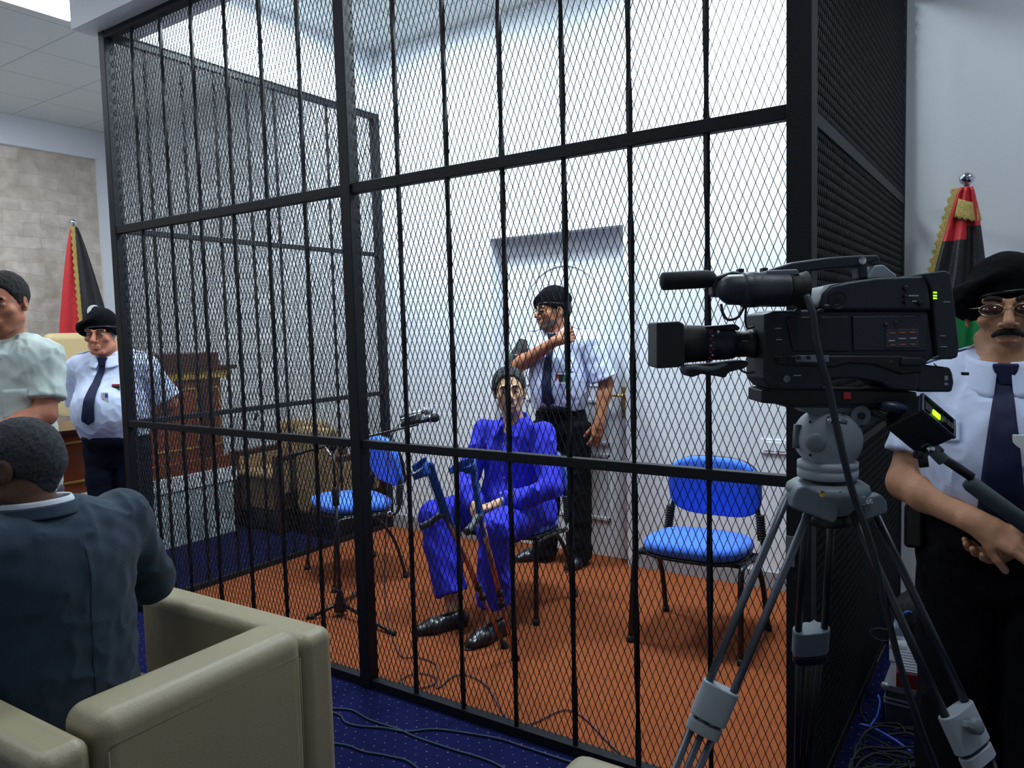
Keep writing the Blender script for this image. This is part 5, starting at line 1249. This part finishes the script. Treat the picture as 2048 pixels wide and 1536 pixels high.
MB().lathe([(.148, -.02), (.151, -.018), (.151, .018), (.148, .02)], (0, .0, 1.01), (0, 0, 1), 40).build('belt', M_leather_black, t, smooth=True)
shoe(t, (-.13, .08, 0), (-.30, -.13, 0)); shoe(t, (.12, .10, 0), (.10, -.18, 0))
face_bits(t, HM, (30, 24, 22), eyes=False, lips=(120, 70, 60), stache=((70, 64, 62), .005, .024))
solid('beard', xf([ell((0, -.030, -.030), (.0645, .0655, .0855), .02), ell((0, -.066, -.098), (.0255, .0215, .0185), .022), cap((-.045, -.004, -.062), (-.024, -.058, -.095), .0225, .0165, .02), cap((.045, -.004, -.062), (.024, -.058, -.095), .0225, .0165, .02),
                   cut((0, 0, -.045), (0, -.1, 1)), cap((0, -.11, -.062), (0, -.07, -.062), .022, .022, .006, 's')], HM), mat('beard_stubble', (96, 80, 72), .9, bump=.8, bscale=400, var=.3, vscale=100), t, h=.004)
glasses(t, HM, M_leather_black, mat('black_lens', (14, 14, 18), .06, coat=.6), w=.0255, h=.016)
hair_solid(t, HM, H_dgrey, .004, low=True, rough=.0012)
beret(t, HM, -.15, drop=-1)

# ---- guard on the left, in front of the desk
t = thing('person', 'stout guard in beret and navy tie standing before the wooden bench, left', 'person', (-2.42, .27, 0), .66)
HM = frame((-.02, -.055, 1.53), .02, .05, .04) @ Matrix.Scale(1.06, 4) @ Matrix.Scale(1.10, 4, (1, 0, 0))
shr = Vector((-.20, .0, 1.335)); elr = Vector((-.26, .10, 1.06)); wr = Vector((-.12, .22, .93))
shl = Vector((.20, .02, 1.335)); ell_ = Vector((.31, .08, 1.09)); wl = Vector((.16, .22, .93))
parts = neck_torso(HM, 1.385, 0, .066) + arm_prims(shr, elr, wr, (.054, .046, .030)) + arm_prims(shl, ell_, wl, (.054, .046, .030))
parts += hand_prims(wl, (-.9, .2, -.1), (.1, -.9, -.3), (0, .1, .9), (.4, .5, .4), .03) + hand_prims(wr, (.9, .2, -.1), (-.1, -.9, -.3), (0, .1, .9), (.4, .5, .4), .03)
parts += [cap((-.1, .02, .85), (-.11, .0, .12), .07, .045, .03), cap((.1, .02, .85), (.11, .0, .12), .07, .045, .03), cap((0, .01, 1.05), (0, .01, .88), .10, .09, .04)]
body(t, K_red, HM, parts, [(0, .2, .92)], fat=.006, nose=1.15, jaw=1.1, low=True)
s = shirt(t, C_shirt, .90, 1.20, 1.362, .205, belly=.17, chest=.150, waist=.155, sleeves=((shr, shr.lerp(elr, .85), .068, .080), (shl, shl.lerp(ell_, .9), .068, .084)), folds=.005, seed=15, wide=1.28)
B = bvh(s)
collar(t, C_shirt, (0.0, .004, 1.392), .090, .038, .35, .06, .40)
tie(t, B, C_navy, -.0, 1.365, 1.0, .016, .046, -.035, .012)
epaulette(t, B, -1, .075, .20, .01, C_shirt); epaulette(t, B, 1, .075, .20, .01, C_shirt)
badge(t, B, .06, 1.16, .042, .060); flagpin(t, B, .098, 1.215, .045, .036)
MB().tube([front(B, .135, 1.20, .008), front(B, .14, 1.26, .010)], .0035, 8).build('pen', M_blackc, t)
solid('trousers', [cap((0, .01, .93), (0, .015, .82), .145, .135, .04, sq=((1, 0, 0), 1.28)), ell((0, -.04, .90), (.165, .155, .09), .05), cap((-.095, .015, .84), (-.105, .01, .04), .105, .08, .03, flat=True), cap((.095, .015, .84), (.105, .01, .04), .105, .08, .03, flat=True), cut((0, 0, .945), (0, 0, 1))], C_trnavy, t, h=.009, folds=.005, fscale=16, seed=9)
shoe(t, (-.12, .09, 0), (-.15, -.19, 0)); shoe(t, (.12, .09, 0), (.15, -.19, 0))
face_bits(t, HM, (60, 50, 44), eyes=True, lips=(150, 80, 72), bw=1.2)
hair_solid(t, HM, H_silver, .004, low=True, rough=.0012)
beret(t, HM, -.30)

# ---- man in the pale shirt at the left edge
t = thing('person', 'dark-haired man in a pale grey-green short-sleeved shirt looking down at the left edge', 'person', (-1.24, -.81, 0), .62)
HM = frame((.04, -.035, 1.66), .08, .20, .0)
shr = Vector((-.20, .0, 1.44)); elr = Vector((-.25, -.06, 1.17)); wr = Vector((-.12, -.30, 1.12))
shl = Vector((.170, .01, 1.435)); ell_ = Vector((.190, -.06, 1.20)); wl = Vector((.06, -.28, 1.13))
parts = neck_torso(HM, 1.485, 0, .060) + arm_prims(shr, elr, wr, (.054, .045, .030)) + arm_prims(shl, ell_, wl, (.054, .045, .030))
parts += hand_prims(wl, (-.55, -.8, -.1), (.0, -.1, -1), (-.8, .5, 0), (.3, .4, .3), .05) + hand_prims(wr, (.55, -.8, -.1), (0, -.1, -1), (.8, .5, 0), (.3, .4, .3), .05)
parts += [cap((-.1, .02, .9), (-.11, .0, .12), .07, .045, .03), cap((.1, .02, .9), (.11, .0, .12), .07, .045, .03), cap((0, .01, 1.1), (0, .01, .92), .10, .09, .04)]
body(t, K_red, HM, parts, [tuple(wl), tuple(wr)], fat=.005, nose=1.05, jaw=1.1)
s = shirt(t, C_mint, .80, 1.29, 1.462, .205, belly=.06, chest=.142, waist=.135, sleeves=((shr, shr.lerp(elr, .72), .060, .074), (shl, shl.lerp(ell_, .74), .060, .074)), folds=.008, seed=22, wide=1.30)
B = bvh(s)
collar(t, C_mint, (0.0, .012, 1.492), .072, .036, .6, .050, .45)
patch('button_placket', B, ((-.018, 1.44), (.018, 1.44), (.018, .85), (-.018, .85)), C_mint, s, .004, .002, n=20)
patch('shirt_pocket', B, ((.065, 1.31), (.155, 1.31), (.155, 1.19), (.065, 1.19)), C_mint, s, .004, .002)
solid('trousers', [cap((0, .01, .98), (0, .015, .86), .125, .125, .04, sq=((1, 0, 0), 1.3)), cap((-.09, .015, .88), (-.10, .01, .04), .098, .078, .03, flat=True), cap((.09, .015, .88), (.10, .01, .04), .098, .078, .03, flat=True)], mat('grey_trouser_cloth', (70, 72, 78), .9), t, h=.010, folds=.005, fscale=16, seed=9)
shoe(t, (-.12, .09, 0), (-.14, -.19, 0)); shoe(t, (.12, .09, 0), (.14, -.19, 0))
face_bits(t, HM, (24, 18, 18), eyes=True, lips=(140, 75, 66), bw=1.5)
hair_solid(t, HM, H_black, .009, seed=3)

# ---- prisoner on the middle chair
t = thing('person', 'grey-haired man in bright blue shirt and trousers sitting on the middle chair in the cage', 'person', (.02, 1.10, 0), .10)
def Wp(x, y, z): return t.matrix_basis.inverted() @ Vector((x, y, z))
HM = frame(tuple(Wp(.045, 1.045, 1.172)), .52, -.02, -.05) @ Matrix.Scale(.98, 4)
shr = Wp(-.145, 1.08, .950); elr = Wp(-.150, .90, .70); wr = Wp(-.01, .79, .615)
shl = Wp(.220, 1.08, .955); ell_ = Wp(.325, .97, .70); wl = Wp(.125, .83, .63)
hpr = Wp(-.09, 1.13, .53); hpl = Wp(.13, 1.13, .53); knr = Wp(-.235, .74, .535); knl = Wp(.200, .69, .535)
anr = Wp(-.095, .69, .10); anl = Wp(.150, .70, .10)
parts = [cap(HM @ Vector((0, .018, -.060)), Wp(.04, 1.10, .985), .052, .056, .025), cap(Wp(.04, 1.10, .93), Wp(.02, 1.12, .60), .09, .09, .03), cap(shr.lerp(shl, .2), shr.lerp(shl, .8), .035, .035, .04)]
parts += arm_prims(shr, elr, wr, (.045, .038, .027)) + arm_prims(shl, ell_, wl, (.045, .038, .027))
parts += hand_prims(wr, (.50, -.35, -.60), (.35, .2, -.75), (.75, -.5, .2), (.35, .4, .3), .03, .98) + hand_prims(wl, (-.80, -.35, -.25), (-.15, .1, -.95), (-.3, .1, .7), (.35, .5, .4), .03, .98)
for a, b, c in ((hpr, knr, anr), (hpl, knl, anl)): parts += [cap(a, b, .07, .052, .03), cap(b, c, .05, .034, .03), cap(c, c - Vector((0, 0, .06)), .034, .03, .02)]
body(t, K_pale, HM, parts, [tuple(wr), tuple(wl)], nose=1.2, jaw=1.05)
chestc = shr.lerp(shl, .5)
P = [cap(Wp(.02, 1.12, .58), Wp(.04, 1.085, .84), .125, .125, .05, sq=((1, 0, 0), 1.32)), cap(shr.lerp(shl, .1) + Vector((0, 0, .0)), shr.lerp(shl, .9), .057, .057, .07), cap(Wp(-.02, 1.095, .965), Wp(.10, 1.095, .965), .050, .050, .04),
     cap(shr, elr, .059, .058, .02), cap(elr, elr.lerp(wr, .85), .057, .048, .02, flat=False), cap(shl, ell_, .059, .060, .02), cap(ell_, ell_.lerp(wl, .80), .062, .050, .02), ell(Wp(.02, 1.06, .60), (.165, .13, .11), .05), cut((0, 0, .515), (0, 0, -1))]
s = solid('shirt', P, C_blue, t, h=.006, folds=.013, fscale=13, seed=31, stretch=(1.3, 1, .6))
B = bvh(s)
P = [cap(hpr, knr, .098, .084, .04), cap(hpl, knl, .098, .084, .04), cap(knr, anr + Vector((0, 0, .075)), .082, .078, .02, flat=True), cap(knl, anl + Vector((0, 0, .06)), .082, .076, .02, flat=True), ell(knr, (.084, .084, .082), .02), ell(knl, (.084, .084, .082), .02), cap(hpr, hpl, .11, .11, .05), cut((0, 0, .645), (0, 0, 1))]
solid('trousers', P, mat('blue_cotton_trouser', (46, 50, 204), .75, bump=.15, bscale=300, spec=.25), t, h=.0065, folds=.013, fscale=13, seed=37, stretch=(1.2, 1.0, .8))
collar(t, C_blue, tuple(Wp(.038, 1.085, 1.002)), .070, .034, .75, .060, .45)
patch('button_placket', B, [(chestc.x + a, b) for a, b in ((-.016, .955), (.016, .955), (.016, .56), (-.016, .56))], C_blue, s, .003, .002, n=20)
M_button = mat('pale_button', (190, 195, 230), .3)
for z in (.90, .82, .73, .65): p = front(B, chestc.x, z, .006); MB().ell(p, (.006, .003, .006)).build('button', M_button, s, smooth=True)
wt = ell_.lerp(wl, .95); d = (wl - ell_).normalized(); MB().lathe([(.034, -.006), (.036, -.004), (.036, .004), (.034, .006)], wt, d, 20).build('wristwatch', M_steel, t, smooth=True)
shoe(t, Wp(-.035, .735, 0), Wp(-.185, .475, 0), anr, name='shoe'); shoe(t, Wp(.195, .765, 0), Wp(.145, .47, 0), anl, name='shoe')
face_bits(t, HM, (60, 54, 52), eyes=True, lips=(140, 92, 82), stache=((150, 140, 135), .0050, .026), bw=1.3)
hair_solid(t, HM, H_dgrey, .010, seed=6, rough=.005)

# ---- man in the suit, seated with his back to us
t = thing('person', 'grey-haired man in a slate-grey suit jacket seated in the near tan armchair, back turned', 'person', (.135, -1.30, 0), -PI / 2 + .12)
HM = frame((.045, -.03, 1.175), .60, .06, .0) @ Matrix.Scale(1.04, 4)
shr = Vector((-.21, .02, .985)); elr = Vector((-.33, -.03, .755)); wr = Vector((-.24, -.26, .72))
shl = Vector((.21, .02, .975)); ell_ = Vector((.27, -.06, .73)); wl = Vector((.17, -.28, .66))
parts = [cap(HM @ Vector((0, .018, -.060)), (.02, .0, 1.02), .062, .066, .025), cap((0, .0, .95), (0, .03, .55), .10, .11, .03), cap((-.12, .0, .98), (.12, .0, .98), .035, .035, .04)]
parts += arm_prims(shr, elr, wr) + arm_prims(shl, ell_, wl)
parts += hand_prims(wr, (.1, -.95, -.15), (0, 0, -1), (.9, 0, 0), (.3, .4, .3), .05) + hand_prims(wl, (-.3, -.9, -.1), (0, 0, -1), (-.9, 0, 0), (.3, .4, .3), .05)
for s_ in (-1, 1): parts += [cap((s_ * .1, .0, .52), (s_ * .12, -.42, .52), .075, .055, .03), cap((s_ * .12, -.42, .52), (s_ * .12, -.45, .10), .055, .036, .03)]
body(t, K_dark, HM, parts, [tuple(wr), tuple(wl)], fat=.006, nose=1.1)
P = [cap((0, .02, .50), (0, .035, .88), .145, .140, .06, sq=((1, 0, 0), 1.46)), cap((-.185, .025, .990), (.185, .025, .985), .066, .066, .06), cap((-.08, .015, 1.015), (.08, .015, 1.015), .060, .060, .05), ell((0, .075, .93), (.19, .08, .13), .06),
     cap(shr, elr, .078, .068, .03), cap(elr, elr.lerp(wr, .85), .066, .056, .02, flat=True), cap(shl, ell_, .078, .068, .03), cap(ell_, ell_.lerp(wl, .85), .066, .056, .02, flat=True), ell(elr, (.068, .068, .068), .02), ell(ell_, (.068, .068, .068), .02), cut((0, 0, .47), (0, 0, -1))]
s = solid('suit_jacket', P, C_suit, t, h=.007, folds=.006, fscale=13, seed=41)
B = bvh(s)
MB().tube([front(B, .0, z_, .0006, -1) for z_ in [.985 - .03 * q_ for q_ in range(15)]], .0012, 6).build('back_seam', mat('dark_seam', (24, 32, 42), .9), s, smooth=True)
collar(t, C_suit, (.02, .006, 1.046), .088, .034, 1.2, .02, .10, 0.2)
collar(t, C_white, (.02, .004, 1.052), .077, .040, 1.0, .02, .10, 0.2)
P = [cap((s_ * .1, -.02, .53), (s_ * .12, -.42, .54), .095, .080, .03) for s_ in (-1, 1)] + [cap((s_ * .12, -.42, .54), (s_ * .12, -.45, .10), .078, .070, .02, flat=True) for s_ in (-1, 1)] + [cap((-.08, .04, .54), (.08, .04, .54), .11, .11, .04)]
solid('trousers', P, mat('slate_trouser_wool', (44, 56, 70), .9), t, h=.010, folds=.005, fscale=16, seed=43)
for s_ in (-1, 1): shoe(t, (s_ * .12, -.38, 0), (s_ * .14, -.66, 0))
face_bits(t, HM, (60, 58, 58), eyes=True, lips=(90, 58, 50))
hair_solid(t, HM, H_grey, .008, seed=8, rough=.0014)
